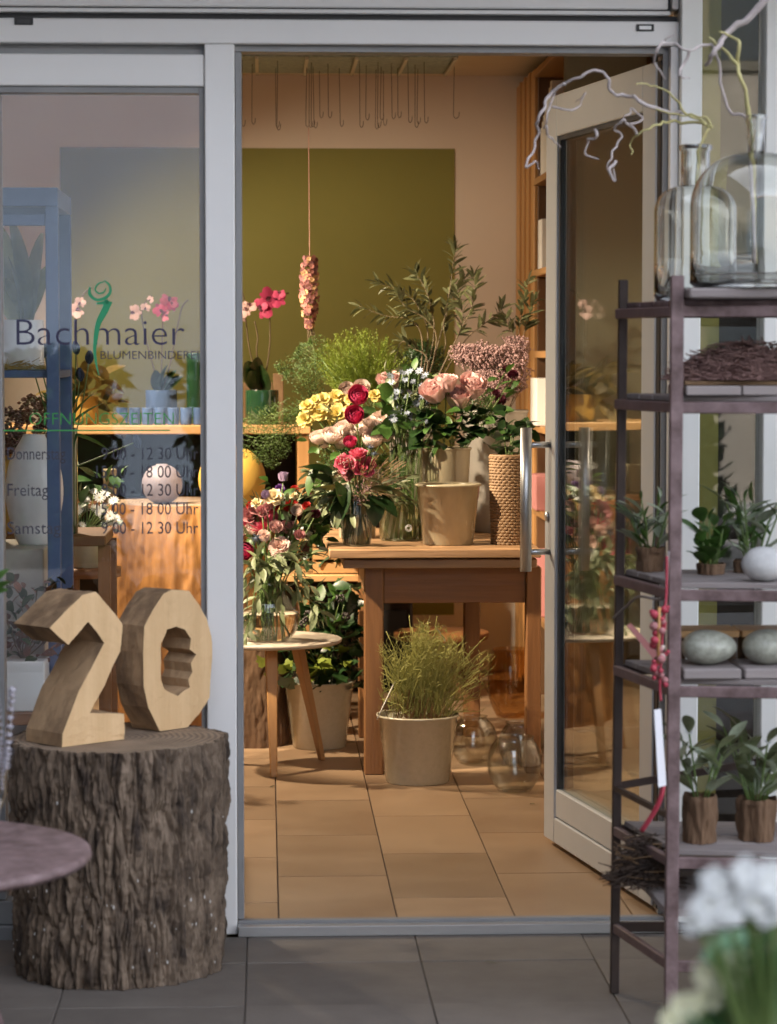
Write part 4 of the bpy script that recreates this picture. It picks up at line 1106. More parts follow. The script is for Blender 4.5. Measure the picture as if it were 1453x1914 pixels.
def cluster(pxs, kind, rpx, Y, n, jit):
    s = S(Y)
    for (x, y) in pxs:
        c = W(x, y, Y); MB().tube(bez(root, c, (0, 0, .02), 5), .003, 5).build('stem', M['stem'], fl, True, fixn=False)
        for _ in range(n):
            p = c + Vector((rnd.uniform(-1, 1), rnd.uniform(-1, 1) * .6, rnd.uniform(-.6, .6))) * jit / s
            bloom(kind, 'bloom', fl, p, rpx / s * rnd.uniform(.8, 1.15), (rnd.uniform(-.7, .7), -1, rnd.uniform(.0, 1.0)))
cluster([(1318, 1690), (1345, 1658), (1385, 1640), (1425, 1650), (1458, 1635), (1360, 1705), (1405, 1695), (1448, 1700), (1300, 1715)], 'white_star', 27, -4.3, 3, 20)
cluster([(1290, 1880), (1335, 1825), (1380, 1805), (1325, 1860), (1270, 1905), (1360, 1840)], 'lemon_star', 24, -4.25, 3, 20)
add_soft = [((1420, 1735), (1380, 1760)), ((1350, 1740), (1320, 1760)), ((1440, 1730), (1470, 1770))]
for (a, b) in (((1380, 1900), (1470, 1770)), ((1400, 1920), (1440, 1760)), ((1440, 1920), (1500, 1790)), ((1360, 1930), (1330, 1880)), ((1420, 1780), (1370, 1740)), ((1300, 1960), (1265, 1905)), ((1420, 1900), (1395, 1800)), ((1340, 1940), (1400, 1850)), ((1460, 1830), (1380, 1770)), ((1350, 1900), (1420, 1860))):
    p, q = W(*a, -4.2), W(*b, -4.25); leaf('wide', fl, p, q - p, (q - p).length * 1.2)
    MB().tube(bez(root, p, (0, 0, .02), 4), .002, 5).build('stem', M['stem'], fl, True, fixn=False)
# ================================================================== INTERIOR FURNITURE
# hanging grid with wire hooks
gz = 2.50
gy0, gy1 = 3.36, 3.95
gxr = X(857, gy0, 112); gxl = X(330, gy0, 112)
gr = T('hanging_grid', 'grey green mesh grid hung below the shop ceiling carrying wire hooks', 'grid', ((gxl + gxr) / 2, gy0, CEIL))
MB().box(gxl, gxr, gy0, gy1, gz, gz + .012).build('mesh_panel', M['grid'], gr)
for px in (376, 480, 574, 667, 760, 855):
    x = X(px, gy0, 112) if px != 855 else gxr - .01
    MB().box(x - .006, x + .006, gy0 - .004, gy1, gz - .010, gz - .0005).build('bar', M['bar'], gr)
    for y in (gy0 + .01, gy1 - .02): MB().tube([(x, y, gz + .0125), (x, y, CEIL)], .004, 6).build('rod', M['wire'], gr)
ORD = ('first', 'second', 'third', 'fourth', 'fifth', 'sixth', 'seventh', 'eighth')
hooks = [(452, 236), (471, 232), (516, 238), (518, 243), (572, 237), (578, 238), (582, 237), (587, 239), (598, 220), (614, 220), (636, 236), (673, 238), (684, 224), (702, 241), (706, 238), (711, 224), (717, 234), (733, 222), (744, 220), (764, 229), (776, 238), (780, 231), (794, 230), (848, 221)]
for i, (x, y) in enumerate(hooks):
    Y = 3.45 + (i * .37 % 1) * .42
    p = W(x, y, Y); tp = Vector((p.x + rnd.uniform(-.004, .004), Y, gz - .001))
    hk = .012 if x != 848 else .02
    pts = [tp, Vector((p.x, Y, p.z + .03)), Vector((p.x + .001, Y, p.z + .008)), Vector((p.x + hk * .5, Y, p.z)), Vector((p.x + hk, Y, p.z + .008)), Vector((p.x + hk * 1.1, Y, p.z + .024))]
    o = MB().tube(smoothpath(pts, 3), .0011, 4).build('wire_hook', M['wire'], None, True, fixn=False)
    tag(o, 'thin wire hook hanging from the grid below the ceiling', 'hook', 'wire hooks hanging from the ceiling grid')
# hanging dried bunch
HY = 3.3
hb = T('dried_bunch', 'hanging bunch of dried pink straw flowers on a long pink string', 'dried flowers', W(579, 545, HY))
MB().tube([W(577, 238, HY), W(578, 360, HY), W(579, 480, HY)], .0016, 5).build('string', M['string'], hb)
mb = MB()
for i in range(12):
    mb.tube(bez(W(579 + rnd.uniform(-8, 8), 600, HY), W(579 + rnd.uniform(-6, 14), 640 + rnd.uniform(-20, 25), HY), rv(.01)), .0012, 4)
mb.build('stems', M['brownstem'], hb, True, fixn=False, kind='stuff')
for i in range(270):
    f = rnd.random(); yy = 480 + 134 * f; ww = 19 * (sin(pi * min(1, .18 + .78 * f)) ** .6)
    a = rnd.uniform(0, 6.28); p = W(579 + ww * cos(a) * sqrt(rnd.random()), yy, HY - sin(a) * ww / S(HY))
    put('dried_bloom', rnd.choice([P_d1, P_d1, P_d2, P_d3, P_d3]), hb, loc=p, rot=zq(Vector((cos(a), -abs(sin(a)) - .3, rnd.uniform(-.9, .3)))), scale=rnd.uniform(.006, .0115))

# bookcase along the right wall
bx0, bx1 = 1.10, 1.44
bk = T('bookcase', 'tall pine bookcase along the right wall of the shop', 'bookcase', (bx0, 3.3, 0))
zbt_ = Z(108, 4.4, 998)
MB().box(bx0, bx1, 4.4, BACK - .01, 0, 2.57).build('side_panel', M['pine'], bk, bevel=.003)
for yy in (4.55, 4.75, 4.95): MB().box(bx0 - .006, bx0 - .0005, yy - .004, yy + .05, 0, 2.57).build('batten', M['pine'], bk)
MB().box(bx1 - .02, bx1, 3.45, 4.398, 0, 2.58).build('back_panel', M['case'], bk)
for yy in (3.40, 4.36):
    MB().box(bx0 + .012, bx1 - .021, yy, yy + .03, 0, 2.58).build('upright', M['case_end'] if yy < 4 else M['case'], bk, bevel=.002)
for z in (.35, .78, 1.12, 1.42, 1.75, 2.12, 2.56):
    MB().box(bx0 - .006, bx1 - .022, 3.432, 4.358, z - .03, z - .003).build('shelf', M['pine_y'], bk, bevel=.002)
for i in range(8):
    y = 4.30 - i * .052; h = [.30, .28, .27, .25, .24, .23, .22, .21][7 - i]; h = .20 + .022 * i
    o = MB().box(bx0 + .015, bx0 + .23, y - .044, y, 2.118, 2.118 + h).build('white_binder', M['paper'], None, bevel=.002)
    tag(o, '%s white binder from the pine side panel on the top bookcase shelf' % ORD[i], 'binder', 'white binders on the top shelf')
for i in range(5):
    y = 4.33 - i * .03
    o = MB().box(bx0 + .01, bx0 + .2, y - .026, y, 1.748, 1.748 + .2).build('pale_book', M['paper'], None, bevel=.001)
    tag(o, '%s pale thin book from the side panel on the middle bookcase shelf' % ORD[i], 'book', 'pale books on the middle shelf')
for z, h, y, nm in ((1.118, .19, 4.2, 'upper'), (.778, .14, 4.2, 'middle'), (.348, .26, 4.22, 'lower')):
    o = MB().box(bx0 - .02, bx0 + .18, y - .12, y + .12, z, z + h).build('pink_box', M['pinkpaper'] if nm != 'upper' else M['paper'], None, bevel=.002)
    tag(o, 'small %s box on the %s shelf of the pine bookcase' % ('pink paper' if nm != 'upper' else 'pale', nm), 'box')

# back counter
CY0, CY1 = 3.85, 4.35
ct = Z(797, CY0, 500) + .004
cx1 = X(581, CY0, 800); cx0 = X(-60, CY0, 800)
cn = T('back_counter', 'long pine board counter against the olive wall', 'counter', ((cx0 + cx1) / 2, CY0, 0))
MB().box(cx0, cx1, CY0, CY1, ct - .034, ct).build('counter_top', M['pine_x'], cn, bevel=.003)
MB().box(cx1 - .052, cx1 - .005, CY0 + .02, CY0 + .07, 0, ct - .0345).build('leg', M['pine'], cn, bevel=.003)
MB().box(cx1 - .052, cx1 - .005, CY1 - .07, CY1 - .02, 0, ct - .0345).build('leg', M['pine'], cn, bevel=.003)
MB().box(cx0 + .02, cx0 + .07, CY0 + .02, CY0 + .07, 0, ct - .0345).build('leg', M['pine'], cn, bevel=.003)
MB().box(cx0 + .02, cx1 - .053, CY1 - .04, CY1 - .02, .05, ct - .0345).build('shadow_back_panel', M['soil'], cn)  # near-black sheet painting in the shadow below the counter
MB().box(cx0 + .08, cx1 - .054, CY0 + .10, CY1 - .041, .80, .825).build('lower_shelf', M['old_x'], cn, bevel=.002)

# split log stump under the counter and warm log on the left
SC = Vector((X(365, 3.62, 1300), 3.45, 0)); LZ = Z(945, 3.2, 300)
lg = T('log_stump', 'tall stripped log glowing orange behind the shop window', 'log', SC)
mb, rim = bark_mesh(.305, .31, LZ, 260, 60, .020, 16, 21, .03)
put('trunk', mb.mesh('trunk', M['logwood']), lg)
put('cut_face', cut_top(rim, LZ, M['cutend'], lg, 4).mesh('cut_face', M['cutend']), lg)
SC2 = Vector((X(470, 2.95, 1370), 3.05, 0))
s2 = T('bark_stump', 'low bark covered stump standing behind the round side table', 'stump', SC2)
h2 = Z(1205, 2.85, 480)
mb, rim = bark_mesh(.135, .13, h2, 160, 60, .012, 26, 33, .01)
put('bark', mb.mesh('bark', M['barkw']), s2)
put('cut_face', cut_top(rim, h2, M['cutend'], s2, 5).mesh('cut_face', M['cutend']), s2)

# ochre globe and lilac globe on the log
def globe(name, label, px, py, Y, rp, m):
    r = rp / S(Y); c = W(px, py, Y); t = T(name, label, 'vase', (c.x, c.y, c.z - r))
    pf = [(0, -r * .98), (r * .25, -r * .985)] + [(r * sin(a), -r * cos(a)) for a in [pi * k / 20 for k in range(2, 18)]]
    pf += [(r * .30, r * .93), (r * .28, r * .99)]
    MB().lathe(vessel(pf, .006), 40, c).build('shell', m, t, True); return c
globe('globe_vase', 'round ochre ceramic vase in the shade below the counter', 434, 896, 3.3, 63, M['ochre'])
globe('globe_vase', 'round pale lilac vase on the orange log behind the window', 303, 905, 3.35, 38, M['lilacpot'])
sm = T('small_pot', 'small beige pot on the orange log behind the window', 'pot', W(206, 945, 3.3))
MB().lathe(vessel([(0, 0), (.022, 0), (.026, .125), (.027, .13)], .003), 20, (W(206, 945, 3.3).x, 3.3, LZ)).build('shell', M['creamdark'], sm, True)

# round side table
RC = Vector((0.0 + X(500, 2.5, 1200) * .0 + .006, 2.50, 0)); RT = Z(1193, 2.5, 500); rr_ = X(640, 2.5, 1195) - RC.x
rt = T('side_table', 'small round three legged side table with worn pale top', 'table', RC)
MB().lathe([(0, RT - .016), (rr_ - .012, RT - .016), (rr_ - .002, RT - .011), (rr_, RT - .003), (rr_ - .004, RT), (0, RT)], 72, (RC.x, RC.y, 0)).build('tabletop', M['round_top'], rt, True)
feet = [W(512, 1457, 2.27), W(602, 1426, 2.64)]
ctr = Vector((RC.x, RC.y, 0)); feet.append(Vector((RC.x - .23, 2.6, 0)))
for f in feet:
    f = Vector((f.x, f.y, 0)); d = (f - ctr); tp = ctr + d * .52 + Vector((0, 0, RT - .017))
    sd = Vector((-d.y, d.x, 0)).normalized(); mb = MB(); fw = d.normalized()
    vs = []
    for p, hw in ((tp, .021), (f, .0115)): vs += [p + sd * hw + fw * hw * .8, p - sd * hw + fw * hw * .8, p - sd * hw - fw * hw * .8, p + sd * hw - fw * hw * .8]
    mb.add(vs, [(0, 1, 2, 3), (4, 5, 6, 7), (0, 1, 5, 4), (1, 2, 6, 5), (2, 3, 7, 6), (3, 0, 4, 7)]); mb.build('leg', M['pine'], rt, bevel=.003)

# work table
TY0, TY1 = 2.22, 3.32; TZ = .762
tx0, tx1 = X(614, TY0, 1035), X(1012, TY0, 1035)
tb = T('work_table', 'old wooden work table loaded with flower buckets', 'table', ((tx0 + tx1) / 2, TY0, 0))
nb = 5; dy = (TY1 - TY0) / nb
for k in range(nb):   # boards run along the table depth order
    y0 = TY0 + k * dy; jag = rnd.uniform(-.006, .006)
    mb = MB(); mb.box(tx0 + jag, tx1, y0 + .0015, y0 + dy - .0015, TZ - .028, TZ + rnd.uniform(-.0012, .0008)); mb.build('plank', M['top_x'], tb, bevel=.003)
MB().box(X(642, TY0 + .03, 1050), tx1 - .01, TY0 + .03, TY1 - .04, TZ - .064, TZ - .034).build('under_frame', M['top_x'], tb, bevel=.003)
MB().box(X(648, TY0 + .1, 1040), tx1 - .02, TY0 + .1, TY1 - .1, TZ - .034, TZ - .0285).build('spacer', M['soil'], tb)
lx0, lx1 = X(681, TY0 + .1, 1250), X(717, TY0 + .1, 1250)
ly = TY0 + .08
az = Z(1128, ly, 800)
MB().box(lx0, lx1, ly, ly + .066, 0, TZ - .065).build('leg', M['old_z'], tb, bevel=.004)
rx0, rx1 = X(984, ly, 1250), X(1012, ly, 1250)
MB().box(rx0, rx1, ly, ly + .066, 0, TZ - .065).build('leg', M['old_z'], tb, bevel=.004)
by = TY1 - .16
MB().box(X(868, by, 1250), X(898, by, 1250), by, by + .06, 0, TZ - .065).build('leg', M['old_z'], tb, bevel=.004)
MB().box(lx0 + .01, lx0 + .07, by, by + .06, 0, TZ - .065).build('leg', M['old_z'], tb, bevel=.004)
MB().box(lx1 + .001, rx0 - .001, ly + .012, ly + .036, az, TZ - .065).build('apron', M['old_x'], tb, bevel=.002)
MB().box(lx0 + .012, lx0 + .036, ly + .067, by - .001, az, TZ - .065).build('apron', M['old_y'], tb, bevel=.002)
MB().box(rx0 + .01, rx0 + .03, ly + .067, by - .001, az, TZ - .065).build('apron', M['old_y'], tb, bevel=.002)

# wooden bench with boxes behind the round table
wb = T('wooden_bench', 'low orange wooden bench between the round table and the work table', 'bench', (X(610, 3.3, 1090), 3.3, 0))
bz = Z(1075, 3.2, 620)
MB().box(X(520, 3.2, 1080), X(700, 3.2, 1080), 3.2, 3.5, bz - .025, bz).build('seat', M['pine_x'], wb, bevel=.003)
MB().box(X(560, 3.2, 1080), X(690, 3.2, 1080), 3.22, 3.245, bz - .075, bz - .045).build('rail', M['pine_x'], wb, bevel=.003)
for x in (X(560, 3.2, 1080), X(680, 3.2, 1080)):
    for y in (3.21, 3.45): MB().box(x, x + .035, y, y + .035, 0, bz - .0255).build('leg', M['pine'], wb)
cr = T('wooden_crate', 'small open wooden crate with dark greens on the low bench', 'crate', (X(635, 3.25, 1060), 3.3, bz))
cx_0, cx_1 = X(585, 3.25, 1060), X(675, 3.25, 1060)
for y in (3.24, 3.42):
    for k in range(2): MB().box(cx_0, cx_1, y, y + .01, bz + .004 + k * .05, bz + .044 + k * .05).build('slat', M['pine_x'], cr, bevel=.001)
for x in (cx_0, cx_1 - .012): MB().box(x, x + .012, 3.2505, 3.4195, bz + .001, bz + .115).build('end', M['pine_y'], cr, bevel=.001)
# table leaf seen under the work table at the back
b2_ = T('round_stool', 'round wooden table top seen under the work table at the back', 'stool', (X(825, 4.3, 1185), 4.3, 0))
zs = Z(1180, 4.3, 825); rs = 90 / S(4.3)
MB().lathe([(0, zs - .03), (rs - .004, zs - .03), (rs, zs - .02), (rs, zs - .004), (rs - .004, zs), (0, zs)], 48, (X(825, 4.3, 1185), 4.3, 0)).build('seat', M['old_x'], b2_, True)
for k in range(4):
    a = k * pi / 2 + .5; c = Vector((X(825, 4.3, 1185), 4.3, 0))
    MB().bar(c + Vector((cos(a) * .08, sin(a) * .08, zs - .031)), c + Vector((cos(a) * .13, sin(a) * .13, 0)), .025, .025, (1, 0, 0)).build('leg', M['old_z'], b2_)
# dark chest in the shade under the table
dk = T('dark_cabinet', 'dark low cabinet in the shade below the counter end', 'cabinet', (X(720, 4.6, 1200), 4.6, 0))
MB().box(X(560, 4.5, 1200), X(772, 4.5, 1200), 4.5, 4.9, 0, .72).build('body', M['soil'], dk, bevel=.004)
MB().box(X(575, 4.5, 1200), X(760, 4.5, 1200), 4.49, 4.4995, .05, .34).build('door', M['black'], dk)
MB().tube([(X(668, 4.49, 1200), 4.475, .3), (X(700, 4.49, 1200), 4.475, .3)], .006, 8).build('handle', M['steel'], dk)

# ------------------------------------------------------------------ vessels
def bucket(px, Y, py_b, py_r, rb, rt_, z0, label, m=None, n=48, cat='bucket', name='flower_bucket'):
    s = S(Y); c = Vector((X(px, Y, (py_b + py_r) / 2), Y, z0)); zr = Z(py_r, Y, px) - z0; a, b = rb / s, rt_ / s
    t = T(name, label, cat, c)
    pf = [(0, .0015), (a * .96, 0), (a, .004), (lerp(a, b, .97), zr * .97), (b + .002, zr - .006), (b + .0045, zr - .002), (b + .003, zr + .002), (b, zr)]
    MB().lathe(vessel(pf, .002), n, c).build('shell', m or M['cream'], t, True)
    MB().lathe([(0, zr * .55), (lerp(a, b, .55) - .003, zr * .55)], 24, c).build('soil', M['soil'], t)
    return c, zr, b
fb = bucket(781, 2.16, 1470, 1335, 60, 76, 0, 'glossy cream bucket on the floor holding broom twigs')
pb = bucket(597, 2.95, 1395, 1272, 50, 66, 0, 'cream bucket of ivy on the floor behind the side table')
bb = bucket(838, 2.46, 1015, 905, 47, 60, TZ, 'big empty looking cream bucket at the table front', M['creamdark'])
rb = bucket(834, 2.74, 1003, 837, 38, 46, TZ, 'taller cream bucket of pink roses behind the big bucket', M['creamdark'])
cbk = bucket(668, 2.80, 1005, 878, 34, 42, TZ, 'cream bucket of ranunculus half hidden behind the ribbed vase')
zb_ = bucket(925, 3.1, 985, 767, 44, 62, TZ, 'tall grey zinc bucket of pink gypsophila at the table back', M['zinc'])
sh_v = bucket(770, 3.05, 985, 760, 36, 44, TZ, 'dark zinc vase of olive branches behind the glass cylinder', M['zinc'])

# ribbed vase
rvx = Vector((X(667, 2.40, 980), 2.40, TZ)); s_ = S(2.4)
rvz = T('ribbed_vase', 'grey ribbed glass vase at the table front', 'vase', rvx)
Hh = Z(925, 2.4, 667) - TZ
pf = [(0, .003), (19 / s_, .0), (25 / s_, .006), (28.5 / s_, Hh * .2), (28.5 / s_, Hh * .55), (27 / s_, Hh * .8), (23.5 / s_, Hh * .95), (23 / s_, Hh)]
MB().lathe(vessel(pf, .003), 144, rvx, rib=lambda a, z: .022 * abs(sin(a * 18)) if z > .004 else 0).build('shell', M['ribthin'], rvz, True)
MB().lathe([(0, .006), (22 / s_, .007), (26 / s_, Hh * .2), (26 / s_, Hh * .62), (0, Hh * .62)], 48, rvx).build('water', M['water'], rvz, True)
# clear cylinder
cyx = Vector((X(750, 2.68, 950), 2.68, TZ)); s_ = S(2.68); Hc = Z(848, 2.68, 750) - TZ
cyv = T('cylinder_vase', 'wide clear glass cylinder of blue nigella on the table', 'vase', cyx)
MB().lathe(vessel([(0, .002), (38 / s_, 0), (41 / s_, .005), (41 / s_, Hc * .97), (41.5 / s_, Hc)], .003), 56, cyx).build('shell', M['thingreen'], cyv, True)
MB().lathe([(0, .006), (38 / s_, .006), (38.4 / s_, Hc * .42), (0, Hc * .42)], 48, cyx).build('water', M['water'], cyv, True)
seal = W(764, 987, 2.68 - 41 / s_ - .001)
mb = MB()
for r_ in (.011, .007): mb.tube([seal + Vector((cos(a) * r_, .0006 * 0, sin(a) * r_)) for a in [2 * pi * k / 24 for k in range(25)]], .0006, 4, False)
mb.build('round_mark', M['whiteplastic'], cyv, fixn=False)
# globe bowl vase on the side table
gbx = Vector((X(500, 2.42, 1140), 2.42, RT)); s_ = S(2.42); rg = 62 / s_; Hg = Z(1088, 2.42, 500) - RT
gv = T('bowl_vase', 'round clear glass vase of mixed flowers on the side table', 'vase', gbx)
pf = [(0, .003), (rg * .55, 0), (rg * .68, .006), (rg * .9, Hg * .2), (rg, Hg * .42), (rg * .96, Hg * .65), (rg * .78, Hg * .86), (rg * .6, Hg * .97), (rg * .62, Hg * 1.02)]
pf = [(p.x, p.z) for p in smoothpath([Vector((a, 0, b)) for a, b in pf[1:]], 3)]; pf = [(0, .002)] + pf
MB().lathe(vessel(pf, .003), 56, gbx).build('shell', M['thin'], gv, True)
wl_ = [(r - .004, max(z, .007)) for r, z in pf if r > 0 and z < Hg * .52]
MB().lathe([(0, .006)] + wl_ + [(0, wl_[-1][1])], 48, gbx).build('water', M['water'], gv, True)
# amber vase and fish bowls on the floor
def bowl(px, Y, py_b, py_t, rmax, rrim, label, m, name='fish_bowl', low=.5, cat='bowl', th=.0035):
    s = S(Y); c = Vector((X(px, Y, py_b), Y, 0)); H = Z(py_t, Y, px); r = rmax / s; q = rrim / s
    t = T(name, label, cat, c)
    pf = [Vector((r * .52, 0, 0)), Vector((r * .62, 0, .004)), Vector((r * .9, 0, H * low * .5)), Vector((r, 0, H * low)), Vector((lerp(r, q, .35), 0, H * lerp(low, 1, .55))), Vector((q * 1.0, 0, H * .94)), Vector((q * 1.04, 0, H))]
    pf = [(0, .002)] + [(p.x, p.z) for p in smoothpath(pf, 4)]
    MB().lathe(vessel(pf, th), 56, c).build('shell', m, t, True); return c
bowl(955, 3.7, 1340, 1212, 44, 34, 'amber brown glass vase on the floor by the table leg', M['amber'], 'amber_vase', .45, 'vase')
bowl(885, 2.55, 1440, 1338, 46, 26, 'clear round glass bowl on the floor beside the cream bucket', M['thinb'])
bowl(962, 1.96, 1492, 1376, 52, 36, 'largest clear glass bowl on the floor in front by the door', M['thinb'])
bowl(975, 2.45, 1440, 1350, 44, 30, 'clear glass bowl standing behind the largest one by the door', M['thinb'])

# wicker basket
wk = Vector((X(952, 2.46, 950), 2.46, TZ)); s_ = S(2.46); hb_ = Z(852, 2.46, 950) - TZ; rwk = 35 / s_
bs = T('wicker_basket', 'tall woven wicker basket on the table behind the door handle', 'basket', wk)
mb = MB(); rows = 30; ns_ = 22
for i in range(rows):
    z = hb_ * (i + .5) / rows; r0 = rwk * lerp(.88, 1, i / rows)
    mb.tube([wk + Vector(((r0 + .003 * cos(ns_ * a + (i % 2) * pi)) * cos(a), (r0 + .003 * cos(ns_ * a + (i % 2) * pi)) * sin(a), z)) for a in [2 * pi * k / 88 for k in range(89)]], hb_ / rows * .56, 5, False)
mb.build('weave', M['wicker'], bs, True, fixn=False, kind='stuff')
mb = MB()
for k in range(22):
    a = 2 * pi * (k + .0) / 22; mb.tube([wk + Vector((rwk * .88 * cos(a), rwk * .88 * sin(a), 0)), wk + Vector((rwk * cos(a), rwk * sin(a), hb_))], .0035, 5)
mb.build('stakes', M['wicker'], bs, True, fixn=False, kind='stuff')
MB().tube([wk + Vector((rwk * cos(a), rwk * sin(a), hb_)) for a in [2 * pi * k / 40 for k in range(41)]], .006, 8, False).build('rim', M['wicker'], bs, True)
MB().lathe([(0, hb_ * .8), (rwk * .9, hb_ * .8)], 24, wk).build('liner', M['soil'], bs)

# orchid pot on the counter, tumblers and pots seen through the window
def cyl(name, label, cat, px, Y, py_b, py_t, rp, m, z0, n=32, th=.004):
    s = S(Y); c = Vector((X(px, Y, py_b), Y, z0)); H = Z(py_t, Y, px) - z0; r = rp / s
    t = T(name, label, cat, c)
    MB().lathe(vessel([(0, .001), (r * .96, 0), (r, .004), (r, H - .002), (r * .99, H)], th), n, c).build('shell', m, t, True)
    MB().lathe([(0, H * .86), (r - .005, H * .86)], n, c).build('soil', M['wicker'], t)
    return c, H
oc, oh = cyl('orchid_pot', 'dark green glass pot of the magenta orchid on the counter', 'pot', 490, 4.0, 788, 729, 31, M['greenglass'], ct)
wkb = T('wicker_stand', 'woven corner stand behind the orchid on the counter', 'stand', (X(515, 4.2, 760), 4.2, ct))
MB().box(X(511, 4.2, 740), X(530, 4.2, 740), 4.19, 4.22, ct, Z(698, 4.2, 520)).build('upright', M['wicker'], wkb, bevel=.002)
MB().box(X(455, 4.2, 740), X(510, 4.2, 740), 4.19, 4.22, ct + .02, Z(715, 4.2, 520)).build('panel', M['wicker'], wkb, bevel=.002)
o2, o2h = cyl('orchid_pot', 'blue square edged pot of the pink orchids seen through the window', 'pot', 302, 4.15, 790, 729, 29, M['blueceramic'], ct, 4)
for i in range(7):
    px = 228 + i * 24
    o = cyl('tumbler', '%s dark blue tumbler from the left in the counter row' % ORD[i], 'tumbler', px, 3.95, 790, 762, 10.5, M['blueceramic'], ct, 20)
    bpy.data.objects[[k for k in LOC if k.startswith('tumbler')][-1]]['group'] = 'row of dark tumblers on the counter'
cyl('green_bottle', 'tall green glass jar beside the window post on the counter', 'jar', 366, 4.1, 790, 660, 17, M['greenglass'], ct)
# window corner: blue frame standing in for a reflection, plinth, vase, plant pots
fx0, fx1 = X(-60, .55, 900), X(112, .55, 900)
bl = T('reflection_frame', 'blue frame inside the shop window modelled in place of a reflection', 'frame', ((fx0 + fx1) / 2, .55, 0))
ftop = Z(350, .55, 60)
for x in (fx0, fx1 - .034):
    for y in (.55, 1.0): MB().box(x, x + .034, y, y + .034, 0, ftop - .05).build('post', M['bluepaint'], bl, bevel=.002)
for y in (.55, 1.0): MB().box(fx0, fx1, y - .003, y + .037, ftop - .0499, ftop).build('top_rail', M['bluepaint'], bl, bevel=.002)
for x in (fx0, fx1 - .037): MB().box(x, x + .037, .588, .996, ftop - .0499, ftop - .001).build('side_rail', M['bluepaint'], bl, bevel=.002)
MB().box(fx0 + .035, fx1 - .035, .553, .58, ftop - .10, ftop - .07).build('cross_rail', M['bluepaint'], bl, bevel=.002)
shz = Z(692, .62, 60)
MB().box(fx0 + .002, fx1 - .002, .585, .995, shz - .02, shz).build('shelf', M['bluepaint'], bl, bevel=.002)
plz = Z(1022, .68, 60)
pn = tag(MB().box(X(-40, .7, 1100), X(84, .62, 1100), .6, .98, 0.0, plz).build('grey_plinth', M['zinc'], bevel=.004), 'grey plinth below the tall white vase inside the window', 'plinth')
vx = Vector((X(64, .78, 900), .78, plz)); s_ = S(.78); Hv = Z(812, .78, 60) - plz; rv_ = 54 / s_
wv = T('white_vase', 'tall white egg shaped vase inside the shop window', 'vase', vx)
MB().lathe(vessel([(0, .002)] + [(p.x, p.z) for p in smoothpath([Vector((rv_ * .55, 0, 0)), Vector((rv_ * .75, 0, Hv * .12)), Vector((rv_, 0, Hv * .45)), Vector((rv_ * .85, 0, Hv * .75)), Vector((rv_ * .42, 0, Hv * .97)), Vector((rv_ * .4, 0, Hv))], 5)], .006), 48, vx).build('shell', M['ceramicw'], wv, True)
rp_, rph = cyl('ribbed_pot', 'white ribbed pot of broad leaves inside the blue frame', 'pot', 42, .78, 690, 598, 40, M['ceramicw'], shz)
pl = T('reflection_leaves', 'broad leaves arching inside the blue frame in place of a reflection', 'plant', rp_ + Vector((0, 0, rph)))  # leaves added in place of arched shapes mirrored in the pane
for (a, b) in (((45, 600), (40, 410)), ((60, 602), (62, 440)), ((25, 600), (-10, 410)), ((38, 600), (30, 480)), ((52, 600), (80, 500)), ((40, 600), (18, 520))):
    p, q = W(*a, .78), W(*b, .76 + rnd.uniform(-.05, .05)); o = leaf('paddle', pl, p, q - p, (q - p).length * 1.03, roll=rnd.choice([-1, 1]) * rnd.uniform(.9, 1.5))
# dark tulips and dried hydrangea on a low bench
wb2 = T('window_bench', 'dark narrow bench behind the grey plinth in the window', 'bench', (X(110, 1.3, 1100), 1.3, 0))
bz2 = Z(1000, 1.25, 130); MB().box(X(-20, 1.25, 1100), X(200, 1.25, 1100), 1.2, 1.6, bz2 - .03, bz2).build('seat', M['old_x'], wb2, bevel=.003)
for x in (X(-15, 1.25, 1100), X(185, 1.25, 1100)):
    for y in (1.22, 1.54): MB().box(x, x + .035, y, y + .035, 0, bz2 - .0305).build('leg', M['old_z'], wb2)
tv, tvh = cyl('dark_vase', 'dark grey vase of inky tulips on the window bench', 'vase', 122, 1.32, 1000, 800, 24, M['greenglass'], bz2)
for i, (x, y) in enumerate(((52, 655), (66, 648), (83, 656), (97, 662), (124, 648), (142, 650), (167, 668), (256, 825), (108, 690), (150, 700))):
    if i == 0: tu = T('tulips', 'inky blue tulips with thin stems in the dark window vase', 'tulips', tv + Vector((0, 0, tvh * .7)))
    p = W(x, y, 1.30 + rnd.uniform(-.05, .05)); stem(tu, tv + Vector((rnd.uniform(-.01, .01), 0, tvh * .6)), p, .0022); bloom('tulip', 'tulip', tu, p, .013, (0, 0, 1))
    leaf('blade', tu, tv + Vector((0, 0, tvh * .95)), p - tv - Vector((rnd.uniform(-.1, .1), 0, tvh)), .14)
hy, hyh = cyl('clay_pot', 'clay pot of dried brown hydrangea on the window bench', 'pot', 40, 1.4, 1000, 850, 46, M['ochre'], bz2)
hd = T('dried_hydrangea', 'dried brownish pink hydrangea heads at the left of the window', 'dried flowers', hy + Vector((0, 0, hyh)))
for (x, y, r_) in ((20, 790, 30), (60, 765, 30), (85, 805, 26), (35, 830, 28), (-5, 830, 30), (100, 760, 22)):
    c = W(x, y, 1.36 + rnd.uniform(-.04, .04)); stem(hd, hy + Vector((0, 0, hyh * .8)), c, .003, m=M['brownstem'])
    mb = MB(); R_ = r_ / S(1.36)
    for _ in range(150):
        d = rdir(); mb.blob(c + d * R_ * rnd.uniform(.6, 1), R_ * .16, (1, 1, .7))
    mb.build('flower_head', rnd.choice([M['dried'], M['gypdry']]), hd, True, fixn=False)
